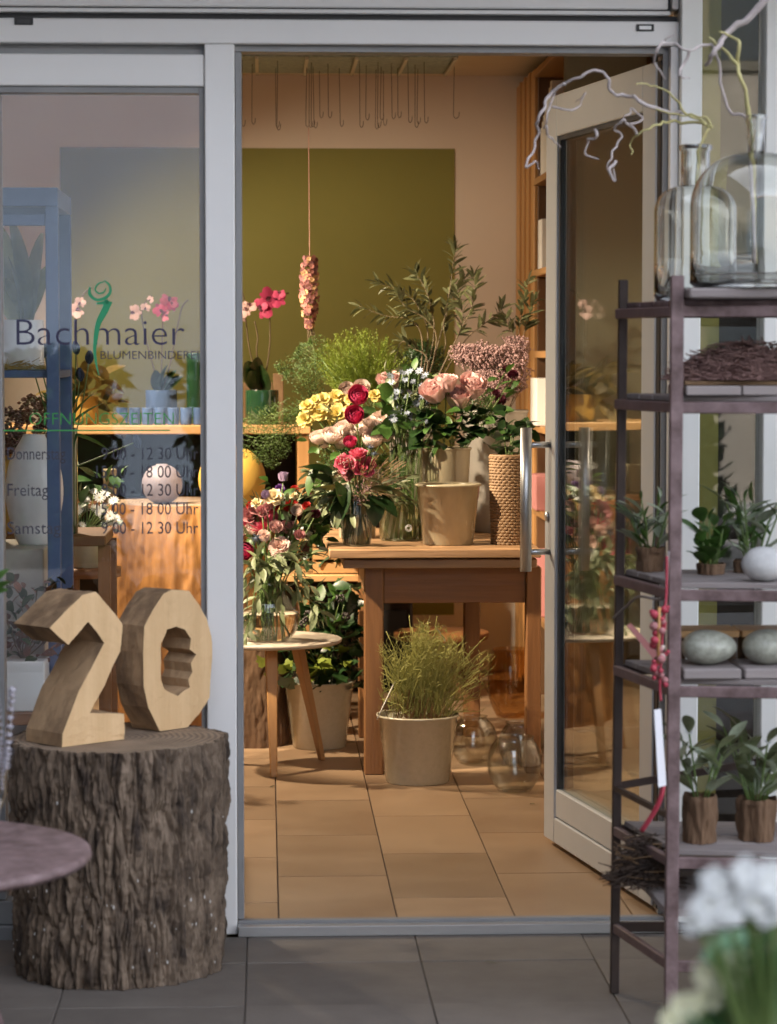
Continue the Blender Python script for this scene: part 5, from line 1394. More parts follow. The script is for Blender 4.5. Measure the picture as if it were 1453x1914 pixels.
straw = heap('straw_bed', '', '', (X(34, .72, 725), .74, shz + .001), .07, .06, .03, 160, M['strawy'], 5, .03, .0009); tag(straw, 'tuft of yellow straw beside the white ribbed pot in the blue frame', 'straw')
# plant pot with white flowers left of the log
wp_, wph = cyl('beige_pot', 'beige pot of white daisies left of the orange log', 'pot', 158, 2.2, 1060, 985, 32, M['creamdark'], Z(1060, 2.2, 158))
st2 = T('stool', 'dark stool carrying the beige daisy pot behind the window', 'stool', (wp_.x, wp_.y, 0))
MB().lathe([(0, wp_.z - .03), (.12, wp_.z - .03), (.12, wp_.z - .0005), (0, wp_.z - .0005)], 32, (wp_.x, wp_.y, 0)).build('seat', M['old_x'], st2, True)
for k in range(3): MB().tube([(wp_.x + .06 * cos(k * 2.1), wp_.y + .06 * sin(k * 2.1), wp_.z - .031), (wp_.x + .11 * cos(k * 2.1), wp_.y + .11 * sin(k * 2.1), 0)], .012, 8).build('leg', M['old_z'], st2)
dz_ = T('white_daisies', 'small white daisies with dark leaves left of the orange log', 'flowers', wp_ + Vector((0, 0, wph)))
for i in range(26):
    p = W(rnd.uniform(120, 235), rnd.uniform(915, 985), 2.2 + rnd.uniform(-.08, .06)); stem(dz_, wp_ + Vector((0, 0, wph * .8)), p, .0014); bloom('daisy', 'daisy', dz_, p, rnd.uniform(.012, .02), (rnd.uniform(-.5, .5), -.8, .6))
for i in range(46):
    p = W(rnd.uniform(115, 235), rnd.uniform(880, 1000), 2.22 + rnd.uniform(-.05, .1)); leaf(rnd.choice(['dark', 'dark', 'olive']), dz_, p, rdir() + Vector((0, -.3, .4)), rnd.uniform(.03, .07))
# olive brown foliage on the counter, standing in for a reflection in the pane
gp_, gph = cyl('copper_pot', 'ochre pot of golden brown foliage on the counter', 'pot', 150, 4.0, 790, 740, 34, M['ochre'], ct)
gf = T('reflection_foliage', 'golden brown leaves behind the lettering added in place of a reflection', 'plant', gp_ + Vector((0, 0, gph)))
for i in range(60):
    a = rnd.uniform(0, 6.28); p = W(rnd.uniform(95, 205), rnd.uniform(700, 775), 4.0 + rnd.uniform(-.1, .1)); leaf('gold', gf, p, Vector((cos(a), -.3, sin(a) * .6 + .3)), rnd.uniform(.07, .13))
for i in range(8): stem(gf, gp_ + Vector((0, 0, gph * .8)), W(rnd.uniform(110, 195), rnd.uniform(705, 750), 4.0), .002, m=M['brownstem'])
# white planter and dark foliage low in the window
wpl = T('white_planter', 'white square planter low inside the window left of the number', 'planter', (X(44, .5, 1300), .5, 0))
zz0, zz1 = Z(1325, .46, 44), Z(1232, .46, 44)
MB().box(X(6, .4, 1300), X(84, .4, 1300), .40, .56, zz0, zz1).build('box', M['ceramicw'], wpl, bevel=.003)
MB().box(X(-30, .4, 1300), X(150, .4, 1300), .36, .58, zz0 - .03, zz0 - .0005).build('shelf_board', M['old_x'], wpl, bevel=.002)
for x in (X(-28, .4, 1300), X(140, .4, 1300)): MB().box(x, x + .03, .38, .41, 0, zz0 - .0305).build('leg', M['old_z'], wpl)
pf_ = T('red_foliage', 'reddish brown foliage in the white planter behind the number', 'plant', (X(44, .5, 1230), .48, zz1))
for i in range(130):
    p = W(rnd.uniform(-5, 130), rnd.uniform(1085, 1235), .48 + rnd.uniform(-.06, .06)); leaf(rnd.choice(['rusty', 'dark']), pf_, p, rdir() + Vector((0, -.2, .5)), rnd.uniform(.02, .045))
for i in range(12): stem(pf_, Vector((X(44, .5, 1230), .48, zz1 - .005)), W(rnd.uniform(0, 120), rnd.uniform(1100, 1200), .48), .0018, m=M['brownstem'])
# ================================================================== FLOWERS AND PLANTS
UPF = (-.1, -1, .6)
def bunch(name, label, cat, base, blooms, Y, dY=.05, leaves=0, lk='broad', box=None, lL=.05, stemr=.0025):
    "tied bunch: blooms = (kind, partname, px, py, rpx[, dir])"
    t = T(name, label, cat, base)
    for b in blooms:
        kind, nm, px, py, rp = b[:5]
        y = Y + (b[6] if len(b) > 6 else rnd.uniform(-dY, dY)); p = W(px, py, y); d = b[5] if len(b) > 5 else UPF
        bloom(kind, nm, t, p, rp / S(y) * 1.14, d)
        stem(t, base + Vector((rnd.uniform(-.015, .015), rnd.uniform(-.015, .015), 0)), p - Vector(d).normalized() * rp / S(y) * .5, stemr)
    for i in range(leaves):
        x0, y0, x1, y1 = box; y = Y + rnd.uniform(-dY, dY * 1.5)
        p = W(rnd.uniform(x0, x1), rnd.uniform(y0, y1), y); out = (p - base); out.z *= .4; out.normalize()
        leaf(lk if isinstance(lk, str) else rnd.choice(lk), t, p, out + rv(.6) + Vector((0, -.3, 0)), lL * rnd.uniform(.7, 1.2))
    return t
def add_leaves(t, n, lk, box, Y, dY, L, bias=(0, -.3, .2), center=None):
    for i in range(n):
        x0, y0, x1, y1 = box; y = Y + rnd.uniform(-dY, dY)
        p = W(rnd.uniform(x0, x1), rnd.uniform(y0, y1), y); d = rdir() * .8 + Vector(bias)
        if center is not None: d += (p - center).normalized() * .8
        leaf(lk if isinstance(lk, str) else rnd.choice(lk), t, p, d, L * rnd.uniform(.7, 1.25))

# --- orchids
def orchid(label, base, stems, lv, kindset, Y):
    t = T('orchid', label, 'orchid', base)
    for pts, fl in stems:
        q = [base] + [W(x, y, Y) for x, y in pts]
        MB().tube(smoothpath(q, 4), .0028, 6).build('flower_stem', M['brownstem'], t, True, fixn=False)
        for (x, y, r, k) in fl: bloom(k, 'bloom', t, W(x, y, Y - .015), 1.22 * r / S(Y), (rnd.uniform(-.5, .3), -1, .15))
    for (x, y, L) in lv:
        p = base; q = W(x, y, Y - .02); leaf('orchidleaf', t, p, q - p, (q - p).length, roll=1.2 if x < 480 else -1.2)
    return t
orchid('magenta orchid in the dark green glass pot on the counter', oc + Vector((0, 0, oh * .88)),
       [([(468, 660), (460, 600), (456, 555), (447, 540)], [(456, 578, 13, 'orchid_pink'), (467, 572, 11, 'orchid_pink'), (450, 590, 11, 'orchid_pink')]),
        ([(503, 660), (505, 610), (503, 570), (515, 552), (540, 548)], [(493, 576, 17, 'orchid_mag'), (504, 556, 17, 'orchid_mag'), (519, 560, 14, 'orchid_mag'), (487, 571, 12, 'orchid_mag'), (522, 549, 10, 'orchid_mag')]),
        ([(480, 660), (482, 630), (476, 600)], [])],
       [(456, 672, .1), (462, 690, .1), (500, 680, .1), (507, 700, .1), (470, 665, .1)], None, 3.97)
orchid('pink and magenta orchids in the blue pot seen through the window', o2 + Vector((0, 0, o2h * .88)),
       [([(288, 690), (270, 620), (265, 580), (275, 560), (284, 552)], [(251, 584, 12, 'orchid_pink'), (272, 575, 8, 'orchid_pink'), (281, 560, 6, 'orchid_pink')]),
        ([(302, 690), (304, 620), (306, 585), (318, 560)], [(300, 579, 12, 'orchid_mag'), (316, 562, 14, 'orchid_hot'), (322, 570, 10, 'orchid_mag'), (310, 590, 9, 'orchid_hot')]),
        ([(316, 690), (330, 620), (340, 575), (352, 560)], [])],
       [(284, 690, .1), (300, 680, .1), (318, 690, .1), (332, 700, .1)], None, 4.13)
# a lone orchid spray near the frame
orchid('single pink orchid spray beside the blue frame in the window', gp_ + Vector((0.0, -.02, gph * .9)), [([(146, 700), (140, 620), (146, 570), (160, 545), (172, 537)], [(143, 580, 13, 'orchid_pink'), (150, 565, 9, 'orchid_pink')])], [(120, 700, .1)], None, 3.96)

# --- yellow, white and magenta bunches in the cream bucket
cb_ = cbk[0] + Vector((0, 0, cbk[1] * .75))
yb = bunch('yellow_flowers', 'bunch of frilly yellow flowers left of the white ranunculus', 'flowers', cb_,
  [('lis_yellow', 'bloom', x, y, r) for x, y, r in ((571, 782, 17), (574, 757, 15), (598, 768, 19), (631, 772, 19), (605, 745, 15), (629, 740, 16), (641, 754, 14), (590, 748, 12), (612, 760, 16), (655, 745, 12), (645, 775, 13), (622, 790, 13))], 2.86, .04, 26, ['broad', 'grey'], (560, 770, 660, 850), .045)
bunch('lemon_flower', 'single yellow flower behind the upper magenta ranunculus', 'flower', cb_, [('lis_yellow', 'bloom', 701, 738, 14)], 2.9)
wbn = bunch('white_ranunculus', 'bunch of blush white ranunculus in the middle of the table', 'flowers', cb_,
  [('ran_white', 'bloom', x, y, r, (rnd.uniform(-.35, .25), -.62, 1)) for x, y, r in ((644, 802, 17), (621, 817, 18), (597, 820, 16), (634, 828, 15), (680, 801, 17), (713, 789, 18), (719, 814, 17), (696, 824, 18), (662, 806, 15), (690, 789, 12), (606, 829, 13))], 2.70, .03, 30, ['broad', 'dark'], (585, 835, 730, 900), .05)
mbn = bunch('magenta_ranunculus', 'three magenta ranunculus above the white ones', 'flowers', cb_,
  [('ran_mag', 'bloom', 664, 777, 17), ('ran_mag', 'bloom', 670, 741, 18), ('ran_mag', 'bloom', 655, 828, 12)], 2.62, .02, 6, 'broad', (640, 840, 690, 880), .04)
bunch('pale_flowers', 'pair of pale pink flowers behind the magenta ranunculus', 'flowers', cb_,
  [('ran_white', 'bloom', 649, 730, 14), ('ran_white', 'bloom', 676, 727, 15)], 2.95)
bunch('pink_rose', 'single soft pink rose standing above the ranunculus', 'rose', cyx + Vector((0, 0, .1)),
  [('rose_cup', 'bloom', 727, 712, 21, (-.1, -.4, 1))], 2.74, .01, 8, 'broad', (705, 730, 760, 790), .05)
# --- pink roses
rs = bunch('pink_roses', 'bunch of soft pink roses in the taller cream bucket', 'roses', rb[0] + Vector((0, 0, rb[1] * .8)),
  [('rose_cup', 'bloom', x, y, r, d) for x, y, r, d in ((811, 730, 24, (-.3, -.5, 1)), (834, 714, 21, (0, -.3, 1)), (857, 741, 24, (.0, -.6, 1)), (885, 720, 25, (.25, -.5, 1)))], 2.58, .02, 110, ['dark', 'dark', 'broad'], (785, 768, 930, 836), .065)
bunch('spray_roses', 'small dark red spray roses at the right of the pink roses', 'roses', rb[0] + Vector((.02, 0, rb[1] * .8)),
  [('rose_dark', 'bloom', 935, 748, 11), ('rose_dark', 'bloom', 960, 701, 9), ('rose_dark', 'bloom', 947, 690, 7), ('rose_dark', 'bloom', 928, 735, 7)], 2.78, .03, 14, 'broad', (900, 690, 965, 760), .05)
# --- nigella
ng = T('nigella', 'pale blue nigella with feathery leaves in the glass cylinder', 'flowers', cyx + Vector((0, 0, .05)))
for i in range(46):
    p = W(rnd.uniform(728, 800), rnd.uniform(690, 800), 2.68 + rnd.uniform(-.07, .05)); stem(ng, cyx + Vector((rnd.uniform(-.05, .05), rnd.uniform(-.05, .05), .02)), p, .0016, (rnd.uniform(-.03, .03), 0, .02)); bloom('nigella', 'bloom', ng, p, rnd.uniform(.011, .018), (rnd.uniform(-.6, .6), -.7, .6))
add_leaves(ng, 210, ['olive', 'broad', 'grey', 'broad'], (715, 690, 815, 860), 2.72, .08, .045)
add_leaves(ng, 14, 'broad', (700, 745, 760, 800), 2.66, .03, .07)
# --- stuff fillers
def fuzz(name, label, cat, shapes, n, leafL, m, seed, stems=None, up=.6, ms=None):
    "shapes = (px,py,rx,ry,Y,dY): ellipsoid volumes filled by fine twiglets with tiny leaves"
    g = random.Random(seed); mb = MB(); tot = sum(s[2] * s[3] for s in shapes)
    for (px, py, rx, ry, Y, dY) in shapes:
        c = W(px, py, Y); a, b = rx / S(Y), ry / S(Y)
        for _ in range(int(n * rx * ry / tot)):
            d = Vector((g.gauss(0, 1), g.gauss(0, 1), g.gauss(0, 1))).normalized() * (g.random() ** .36) * (1 + abs(g.gauss(0, .09)))
            clump = .75 + .35 * noise.noise(d * 3 + Vector((seed, 0, 0)))
            p = c + Vector((d.x * a, d.y * dY, d.z * b)) * clump
            o = Vector((d.x, d.y, d.z + up)).normalized()
            s = o.orthogonal().normalized()
            for k in range(3):
                q = p + o * leafL * k * .55; w = (Quaternion(o, g.uniform(0, 6.28)) @ s)
                e = q + (w * .8 + o * .6) * leafL * g.uniform(.6, 1.1); f = w.cross(o) * leafL * .16
                mb.add([q, q.lerp(e, .5) + f, e, q.lerp(e, .5) - f], [(0, 1, 2, 3)])
    o = mb.build(name, m, None, False, fixn=False, kind='stuff'); tag(o, label, cat); return o
g = random.Random(23); mb = MB(); gfb = W(680, 775, 3.2)
for i in range(520):
    a = g.uniform(-1, 1); b_ = g.random() ** .55
    px = 672 + a * 102 * (.35 + .65 * b_); py = 742 - b_ * sqrt(max(.05, 1 - a * a * .8)) * 132
    e_ = W(px, py, 3.22 + g.uniform(-.13, .13)); q = bez(gfb + Vector((g.uniform(-.04, .04), g.uniform(-.03, .03), 0)), e_, (0, 0, .035), 7)
    mb.tube(q[3:], .0006, 3, False)
    for k in range(26):
        t = g.uniform(.42, 1) * 7; u = min(int(t), 6); p = q[u].lerp(q[u + 1], t - u); d = (q[u + 1] - q[u]).normalized()
        v = (d * .9 + rdir() * .75).normalized() * g.uniform(.007, .014); w = v.cross(rdir()).normalized() * .0011
        mb.add([p, p + v * .5 + w, p + v, p + v * .5 - w], [(0, 1, 2, 3)])
o = mb.build('green_filler', M['fluff'], None, False, fixn=False, kind='stuff'); tag(o, 'wide feathery cloud of bright green filler foliage below the hanging bunch', 'foliage')
fuzz('dark_filler', 'dark green filler foliage between the soft filler and the olive branches', 'foliage', [(790, 680, 45, 45, 3.3, .08), (760, 720, 40, 30, 3.1, .08)], 1500, .016, M['darkleaf'], 6)
gs = T('green_filler_stems', 'thin stems carrying the soft green filler into the dark zinc vase', 'stems', sh_v[0] + Vector((0, 0, .2)))
for i in range(14): stem(gs, sh_v[0] + Vector((rnd.uniform(-.03, .03), rnd.uniform(-.03, .03), .2)), W(rnd.uniform(600, 750), rnd.uniform(660, 730), 3.22), .002)
fz_ = fuzz('feathery_greens', '', '', [(765, 760, 45, 60, 2.74, .07), (900, 770, 40, 45, 2.80, .06), (650, 860, 60, 30, 2.76, .05)], 1500, .014, M['leaf'], 15, up=.9)
tag(fz_, 'feathery green leaves filling the gaps between the cut flowers on the table', 'foliage')
# gypsophila: thin stems and tiny beads
def gypso(name, label, shapes, n, base, seed):
    g = random.Random(seed); mb = MB(); tot = sum(s[2] * s[3] for s in shapes)
    for (px, py, rx, ry, Y, dY) in shapes:
        c = W(px, py, Y); a, b = rx / S(Y), ry / S(Y)
        for _ in range(int(n * rx * ry / tot)):
            d = Vector((g.gauss(0, 1), g.gauss(0, 1), g.gauss(0, 1))).normalized() * (g.random() ** .35)
            p = c + Vector((d.x * a, d.y * dY, d.z * b)) * (.8 + .35 * noise.noise(d * 4)); r = g.uniform(.0028, .0052)
            mb.blob(p, r)
            if g.random() < .25: mb.cur = 1; mb.tube([p, p + (Vector((base.x, base.y, base.z)) - p).normalized() * .03], .0006, 3, False); mb.cur = 0
    o = mb.build(name, [M['gyp'], M['brownstem']], None, False, fixn=False, kind='stuff'); return tag(o, label, 'flowers')
gb = zb_[0] + Vector((0, 0, zb_[1]))
gypso('gypsophila', 'cloud of dusty pink gypsophila in the zinc bucket', [(900, 668, 55, 36, 3.1, .1), (955, 690, 45, 62, 3.1, .12), (915, 720, 50, 40, 3.05, .1), (965, 650, 34, 30, 3.15, .08), (865, 660, 32, 22, 3.12, .07)], 5200, gb, 8)
gst = T('gypsophila_stems', 'dry stems below the pink gypsophila in the zinc bucket', 'stems', gb - Vector((0, 0, .1)))
for i in range(18): stem(gst, gb + Vector((rnd.uniform(-.06, .06), rnd.uniform(-.05, .05), -.1)), W(rnd.uniform(860, 985), rnd.uniform(660, 740), 3.1), .0014, m=M['brownstem'])
# --- olive branches
ob = sh_v[0] + Vector((0, 0, sh_v[1] * .8))
obs = [([(820, 640), (838, 560), (848, 490), (850, 458)], 20, 'olive branch reaching highest against the beige wall', 3.25),
       ([(800, 640), (785, 580), (760, 550), (705, 528)], 22, 'olive branch leaning far left in front of the olive wall', 3.2),
       ([(790, 650), (770, 600), (720, 590), (672, 572)], 16, 'lowest left olive branch above the green filler', 3.15),
       ([(810, 640), (805, 570), (790, 530), (775, 510)], 24, 'olive branch with dense dark leaves left of the highest one', 3.3),
       ([(850, 640), (880, 580), (888, 540), (885, 515)], 20, 'upright olive branch in front of the beige wall strip', 3.2),
       ([(860, 650), (900, 610), (925, 590), (940, 577)], 16, 'olive branch leaning right above the gypsophila', 3.25),
       ([(830, 660), (830, 610), (845, 560), (870, 520)], 20, 'olive branch crossing behind the upright one', 3.35),
       ([(800, 680), (770, 650), (750, 640), (735, 690)], 16, 'drooping olive branch above the pink rose', 3.1),
       ([(815, 650), (800, 600), (760, 575), (740, 545)], 20, 'olive branch with grey leaves between the left ones', 3.12),
       ([(840, 660), (860, 620), (865, 585), (855, 548)], 20, 'short olive branch in the middle of the bunch', 3.08)]
for pts, n, lab, Y in obs:
    t = T('olive_branch', lab, 'branch', ob, 'olive branches in the dark zinc vase')
    branch(t, [ob] + [W(x, y, Y + (i - 1) * .02) for i, (x, y) in enumerate(pts)], 'olive', int(n * 1.7), .058, .003, start=.4)
t = T('olive_branch', 'olive branch beside the bookcase edge above the pink gypsophila', 'branch', gb)
for pts in ([(965, 640), (975, 590), (988, 525)], [(960, 640), (952, 615), (945, 595)], [(975, 640), (985, 600), (1000, 560)]):
    branch(t, [gb] + [W(x, y, 3.15) for x, y in pts], 'olive', 24, .055, .0025, start=.45)
# --- asparagus fern
af = T('asparagus_fern', 'feathery asparagus fern arching over the counter edge', 'fern', cb_)
for pts in ([(590, 770), (540, 780), (500, 800), (452, 850)], [(590, 780), (545, 800), (520, 830), (505, 870)], [(585, 770), (530, 770), (490, 782), (455, 800)], [(590, 760), (565, 715), (545, 690), (520, 690)], [(600, 750), (585, 700), (570, 672), (556, 655)], [(595, 770), (550, 790), (510, 815), (480, 858)], [(600, 760), (590, 690), (586, 650), (578, 640)]):
    q = smoothpath([cb_] + [W(x, y, 2.95 + rnd.uniform(-.06, .06)) for x, y in pts], 8); k = len(q)
    MB().tube(q, .0012, 4).build('frond_stem', M['fern'], af, True, fixn=False)
    mb = MB()
    for i in range(8, k):
        f = (i - 8) / (k - 8); d = (q[i] - q[i - 1]).normalized()
        for sgn in (-1, 1):
            sd = d.cross(Vector((0, -1, .2))).normalized() * sgn; L = .05 * (sin(pi * (.15 + .8 * f))) * rnd.uniform(.7, 1.2)
            e = q[i] + (sd + d * .7) * L; mb.tube([q[i], e], .0006, 3, False)
            for _ in range(16):
                b = q[i].lerp(e, rnd.random()); v = rdir() * .011; w = v.orthogonal().normalized() * .0012
                mb.add([b, b + v * .5 + w, b + v, b + v * .5 - w], [(0, 1, 2, 3)])
    mb.build('needles', M['fern'], af, False, fixn=False, kind='stuff')
# --- bouquet in the ribbed vase
RB = rvx + Vector((0, 0, .12)); neck = rvx + Vector((0, 0, Z(915, 2.4, 667) - TZ))
pbq = bunch('pink_bouquet', 'bouquet of hot pink roses with mixed greenery in the ribbed vase', 'bouquet', RB,
  [('rose_hot', 'rose', 681, 872, 22, (.2, -1, .5)), ('rose_hot', 'rose', 645, 866, 20, (-.3, -1, .5)), ('rose_hot', 'rose', 670, 847, 19, (0, -.5, 1)), ('rose_mauve', 'rose', 652, 884, 14, (-.2, -1, .3))], 2.38, .02)
add_leaves(pbq, 90, 'grey', (580, 880, 660, 960), 2.40, .07, .055, (-.5, -.4, -.3), neck)
add_leaves(pbq, 46, ['olive', 'grey'], (660, 890, 760, 945), 2.40, .07, .055, (.5, -.4, -.1), neck)
for (a, b, L) in (((620, 905), (585, 880), 1), ((640, 905), (612, 935), 1.0), ((650, 905), (626, 958), 1), ((690, 925), (735, 945), 1), ((690, 915), (765, 915), 1), ((695, 920), (705, 965), 1), ((620, 890), (575, 862), 1), ((640, 930), (600, 915), 1), ((600, 870), (572, 905), .8)):
    p, q = W(*a, 2.36), W(*b, 2.32); leaf('dark' if L == 1 else 'broad', pbq, p, q - p, (q - p).length * 1.25, rnd.uniform(-.3, .5))
leaf('broad', pbq, W(628, 900, 2.33), W(655, 952, 2.3) - W(625, 895, 2.33), .085, .3)
g = random.Random(3); mb = MB()
for cxy, n, rr in (((645, 868), 45, 18), ((676, 925), 70, 18), ((690, 905), 20, 14)):
    for _ in range(n):
        a = g.uniform(0, 6.28); q = rr * sqrt(g.random()); mb.blob(W(cxy[0] + q * cos(a), cxy[1] + q * 1.2 * sin(a), 2.335 + g.uniform(-.01, .02)), g.uniform(.002, .0036))
mb.build('tiny_pink_beads', M['gyp'], pbq, fixn=False, kind='stuff')
mb = MB()
for _ in range(110):
    p = W(g.uniform(630, 740), g.uniform(875, 930), 2.38 + g.uniform(-.04, .04)); d = (p - neck + Vector((0, -.05, .02))).normalized(); mb.tube(bez(p, p + d * g.uniform(.03, .07), rv(.008), 3), .0011, 4, False)
mb.build('dry_grass', M['wicker'], pbq, True, fixn=False, kind='stuff')
for x, y in ((692, 836), (700, 848)):
    mb = MB(); c = W(x, y, 2.34)
    for _ in range(46): d = rdir(); mb.tube([c, c + d * rnd.uniform(.008, .02)], [.001, .0003], 3, False)
    mb.blob(c, .007); mb.build('thistle', M['thistle'], pbq, False, fixn=False)
    stem(pbq, RB, c, .002)
for i in range(16): stem(pbq, rvx + Vector((rnd.uniform(-.03, .03), rnd.uniform(-.03, .03), .012)), neck + Vector((rnd.uniform(-.02, .02), rnd.uniform(-.02, .02), .03)), .002)
# --- bouquet in the round bowl
GB = gbx + Vector((0, 0, Hg * .3)); gneck = gbx + Vector((0, 0, Hg))
mix = [('carn', 'carnation', 523, 1020, 21, (.1, -1, .5)), ('rose_mauve', 'rose', 538, 985, 16, (0, -.6, 1)), ('rose_mauve', 'rose', 468, 961, 17), ('rose_mauve', 'rose', 490, 956, 11), ('rose_red', 'rose', 546, 948, 15), ('rose_red', 'rose', 511, 943, 13), ('lis_cream', 'bloom', 513, 928, 17), ('lis_purple', 'bloom', 524, 913, 10), ('lis_lilac', 'bud', 530, 890, 9, (0, -.1, 1)), ('ran_hot', 'ranunculus', 484, 978, 26, (-.2, -.7, .9)), ('ran_mag', 'ranunculus', 459, 1030, 17, (-.2, -1, .2)), ('rose_dark', 'rose', 567, 968, 12), ('rose_dark', 'rose', 575, 930, 9), ('rose_red', 'bud', 573, 945, 8), ('rose_red', 'bud', 551, 915, 8), ('lis_cream', 'bloom', 575, 1000, 11), ('rose_mauve', 'rose', 500, 948, 9), ('lis_yellow', 'bloom', 526, 945, 8), ('rose_mauve', 'rose', 478, 950, 13), ('ran_hot', 'ranunculus', 505, 968, 14), ('rose_red', 'rose', 470, 945, 9), ('lis_cream', 'bloom', 549, 925, 9), ('rose_dark', 'rose', 590, 960, 9), ('rose_mauve', 'rose', 560, 1000, 10), ('carn', 'carnation', 494, 1000, 12), ('lis_cream', 'bloom', 480, 940, 11), ('ran_white', 'ranunculus', 557, 955, 11), ('rose_cup', 'rose', 516, 985, 12), ('ran_white', 'ranunculus', 470, 990, 11), ('lis_lilac', 'bud', 497, 925, 8)]
gbq = bunch('mixed_bouquet', 'colourful mixed bouquet with a pale carnation in the round bowl', 'bouquet', GB, mix, 2.40, .05)
add_leaves(gbq, 130, ['broad', 'grey', 'dark', 'olive'], (455, 930, 605, 1050), 2.45, .08, .05, (0, -.2, .3), gneck)
add_leaves(gbq, 60, ['dark', 'broad'], (560, 915, 615, 1010), 2.48, .06, .05)
for (a, b) in (((500, 1060), (470, 1075)), ((480, 1040), (452, 1060)), ((510, 1040), (590, 1035)), ((520, 1045), (575, 1060)), ((530, 1055), (580, 1095)), ((500, 1050), (520, 1075)), ((480, 1060), (465, 1110)), ((470, 1050), (455, 1100)), ((550, 1060), (568, 1105)), ((560, 1110), (595, 1150)), ((490, 1070), (485, 1120)), ((520, 1070), (527, 1140)), ((505, 1045), (540, 1030)), ((470, 1150), (460, 1190)), ((480, 1120), (470, 1165)), ((545, 1075), (556, 1100)), ((575, 1120), (600, 1145))):
    p, q = W(*a, 2.33), W(*b, 2.29 + rnd.uniform(-.02, .02)); branch(gbq, [gneck, p, q], 'grey', 6, .062, .0018, m=M['stem'], start=.3)
br = MB()
for cx_, cy_, n in ((567, 1023, 60), (455, 1000, 30), (562, 1035, 40)):
    for _ in range(n):
        d = rdir(); br.blob(W(cx_, cy_, 2.42) + d * .026 * rnd.random(), .004)
br.build('dark_red_beads', M['berryred'], gbq, fixn=False, kind='stuff')
c = W(480, 1006, 2.34); mb = MB()
for _ in range(60): d = rdir(); mb.tube([c, c + d * rnd.uniform(.012, .03)], [.001, .0003], 3, False)
mb.blob(c, .009); mb.build('thistle', M['thistle'], gbq, False, fixn=False)
for (a, b) in (((505, 905), (480, 900)), ((500, 900), (488, 888)), ((505, 915), (497, 912)), ((560, 985), (572, 980)), ((555, 990), (565, 978))):
    p, q = W(*a, 2.4), W(*b, 2.38); leaf('broad', gbq, p, q - p, .045, .4)
for i in range(22): stem(gbq, gbx + Vector((rnd.uniform(-.06, .06), rnd.uniform(-.05, .05), .012)), gneck + Vector((rnd.uniform(-.04, .04), rnd.uniform(-.04, .04), .02)), .0024)
# --- broom twigs in the front bucket
g = random.Random(12); b0 = fb[0] + Vector((0, 0, fb[1] * .6)); mb = MB(); mr = MB()
for i in range(430):
    a = g.uniform(0, 6.28); q = fb[2] * .75 * sqrt(g.random()); p = fb[0] + Vector((q * cos(a), q * sin(a), fb[1] * .7))
    px, py = g.gauss(808, 50), 1160 + abs(g.gauss(0, 60))
    px = min(max(px, 712), 915); py += abs(px - 800) * .5
    e = W(px, min(py, 1330), 2.16 + g.uniform(-.13, .13))
    pts = smoothpath([p, p.lerp(e, .5) + Vector((g.uniform(-.02, .02), g.uniform(-.02, .02), .03)), e], 4)
    pts = [u + Vector((g.uniform(-1, 1), g.uniform(-1, 1), 0)) * .0065 for u in pts]
    mb.tube(pts[2:], [.0013, .0013, .0012, .0011, .001, .0008, .0005][:len(pts) - 2], 3, False)
    if i % 3 == 0: mr.tube(pts[:4], .0014, 3, False)
    for _ in range(8):
        u = pts[g.randint(3, len(pts) - 1)]; d = (Vector((g.uniform(-1, 1), g.uniform(-1, 1), g.uniform(.1, 1.3)))).normalized() * g.uniform(.012, .035)
        mb.tube([u, u + d], [.0009, .0005], 3, False)
bt = T('broom_twigs', 'wispy yellow green broom twigs in the glossy floor bucket', 'plant', b0)
mb.build('fine_twigs', M['heather'], bt, False, fixn=False, kind='stuff'); mr.build('reddish_stalks', M['heatherred'], bt, False, fixn=False, kind='stuff')
for (x, y) in ((765, 1150), (770, 1172), (800, 1162), (817, 1152), (908, 1190), (905, 1240), (722, 1180)):
    e = W(x, y, 2.15); MB().tube(bez(fb[0] + Vector((0, 0, fb[1] * .8)), e, (rnd.uniform(-.03, .03), 0, .02), 8), .0012, 4).build('long_twig', M['heather'], bt, True, fixn=False)
e = bez(W(705, 1345, 2.05), W(738, 1275, 2.1), (0, 0, .0), 4); MB().tube(e, .0022, 5).build('bucket_wire', M['zinc'], bt, True)
for x, y in ((825, 1190), (832, 1200)): leaf('sage', bt, W(x, y, 2.1), (-.3, -.3, 1), .035)
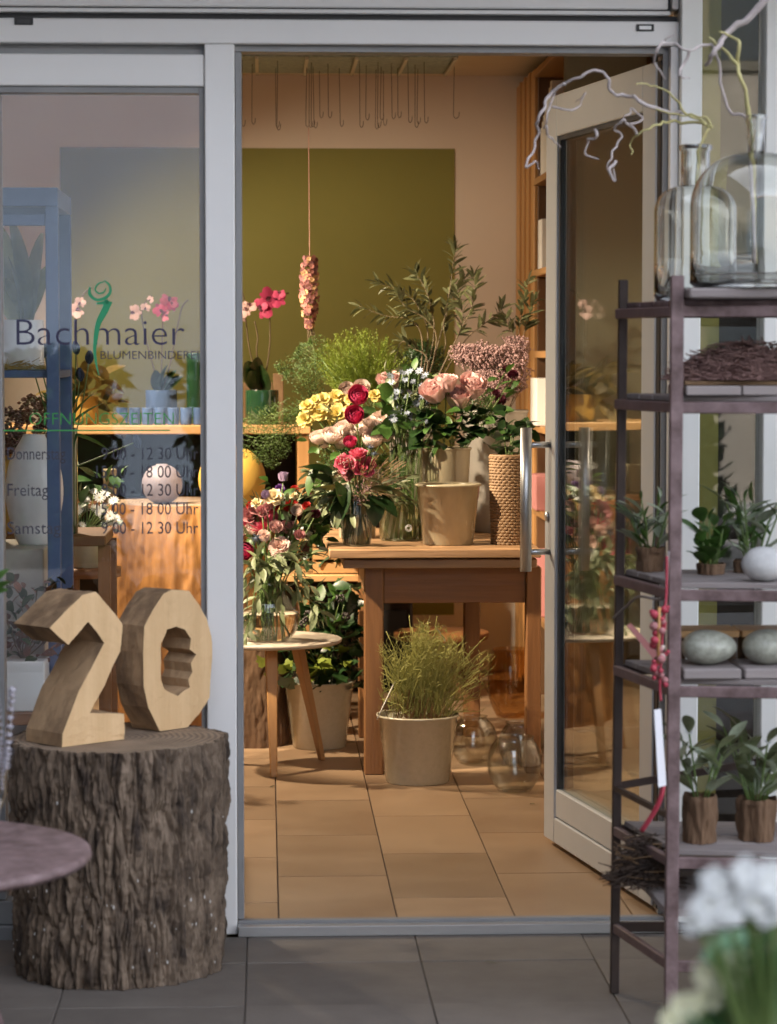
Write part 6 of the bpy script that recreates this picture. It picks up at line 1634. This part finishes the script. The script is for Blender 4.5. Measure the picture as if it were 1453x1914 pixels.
# --- ivy in the planter bucket
iv = T('ivy', 'dark ivy with black berries filling the bucket behind the side table', 'plant', pb[0] + Vector((0, 0, pb[1])))
add_leaves(iv, 120, 'ivy', (530, 1180, 672, 1290), 2.95, .10, .065, (0, -.6, .2))
add_leaves(iv, 80, ['ivy', 'dark', 'ivy'], (565, 1095, 682, 1190), 3.02, .10, .07, (0, -.5, .2))
add_leaves(iv, 16, 'ivyy', (490, 1225, 600, 1275), 2.86, .04, .05, (0, -.6, .1)); add_leaves(iv, 6, 'ivyy', (590, 1205, 665, 1240), 2.86, .03, .06, (0, -.6, .1))
add_leaves(iv, 12, 'broad', (590, 1110, 650, 1170), 2.9, .04, .06, (0, -.6, .3))
for x, y in ((576, 1150), (646, 1153), (568, 1165), (636, 1118)):
    c = W(x, y, 2.86); stem(iv, pb[0] + Vector((0, 0, pb[1] * .9)), c, .002)
    for _ in range(26):
        d = rdir(); put('berry', P_berry, iv, loc=c + d * .014, scale=.0048)
for i in range(14): stem(iv, pb[0] + Vector((rnd.uniform(-.05, .05), rnd.uniform(-.05, .05), pb[1] * .6)), W(rnd.uniform(550, 675), rnd.uniform(1105, 1240), 2.97), .0025)
# --- leaves in basket, crate and on the table
bp_ = T('basket_plant', 'dark leafy plant in the tall wicker basket', 'plant', wk + Vector((0, 0, hb_ * .8)))
add_leaves(bp_, 34, 'dark', (928, 795, 990, 855), 2.46, .05, .06, (0, -.3, .5)); 
for i in range(7): stem(bp_, wk + Vector((0, 0, hb_ * .8)), W(rnd.uniform(930, 988), rnd.uniform(800, 840), 2.46), .002)
cp_ = T('crate_greens', 'dark mixed greens lying in the small wooden crate', 'plant', Vector(((cx_0 + cx_1) / 2, 3.33, bz + .06)))
add_leaves(cp_, 70, ['dark', 'ivy', 'olive'], (575, 960, 668, 1060), 3.3, .07, .06)
for i in range(14): stem(cp_, Vector((lerp(cx_0, cx_1, rnd.random()), 3.33, bz + .03)), W(rnd.uniform(585, 655), rnd.uniform(970, 1030), 3.3), .002)
for i in range(5): bloom('ran_hot' if i % 2 else 'lis_yellow', 'bloom', cp_, W(rnd.uniform(585, 630), rnd.uniform(965, 1010), 3.24), .016)

# a few fallen leaves on the table and the floor
for i, (x, y, z, lab) in enumerate(((736, 1012, TZ, 'small dry leaf fallen on the table in front of the glass cylinder'), (1000, 1505, 0, 'dry leaf fallen on the floor tiles beside the largest glass bowl'), (515, 1470, 0, 'tiny leaf on the floor beside the front leg of the side table'), (905, 1800, GZ, 'withered leaf lying on the paving in front of the sill'))):
    p = G(x, y, z); o = leaf('olive', None, p + Vector((0, 0, .003)), (cos(i * 2.0), sin(i * 2.0), .03), .03, 0, 'fallen_leaf'); tag(o, lab, 'leaf')
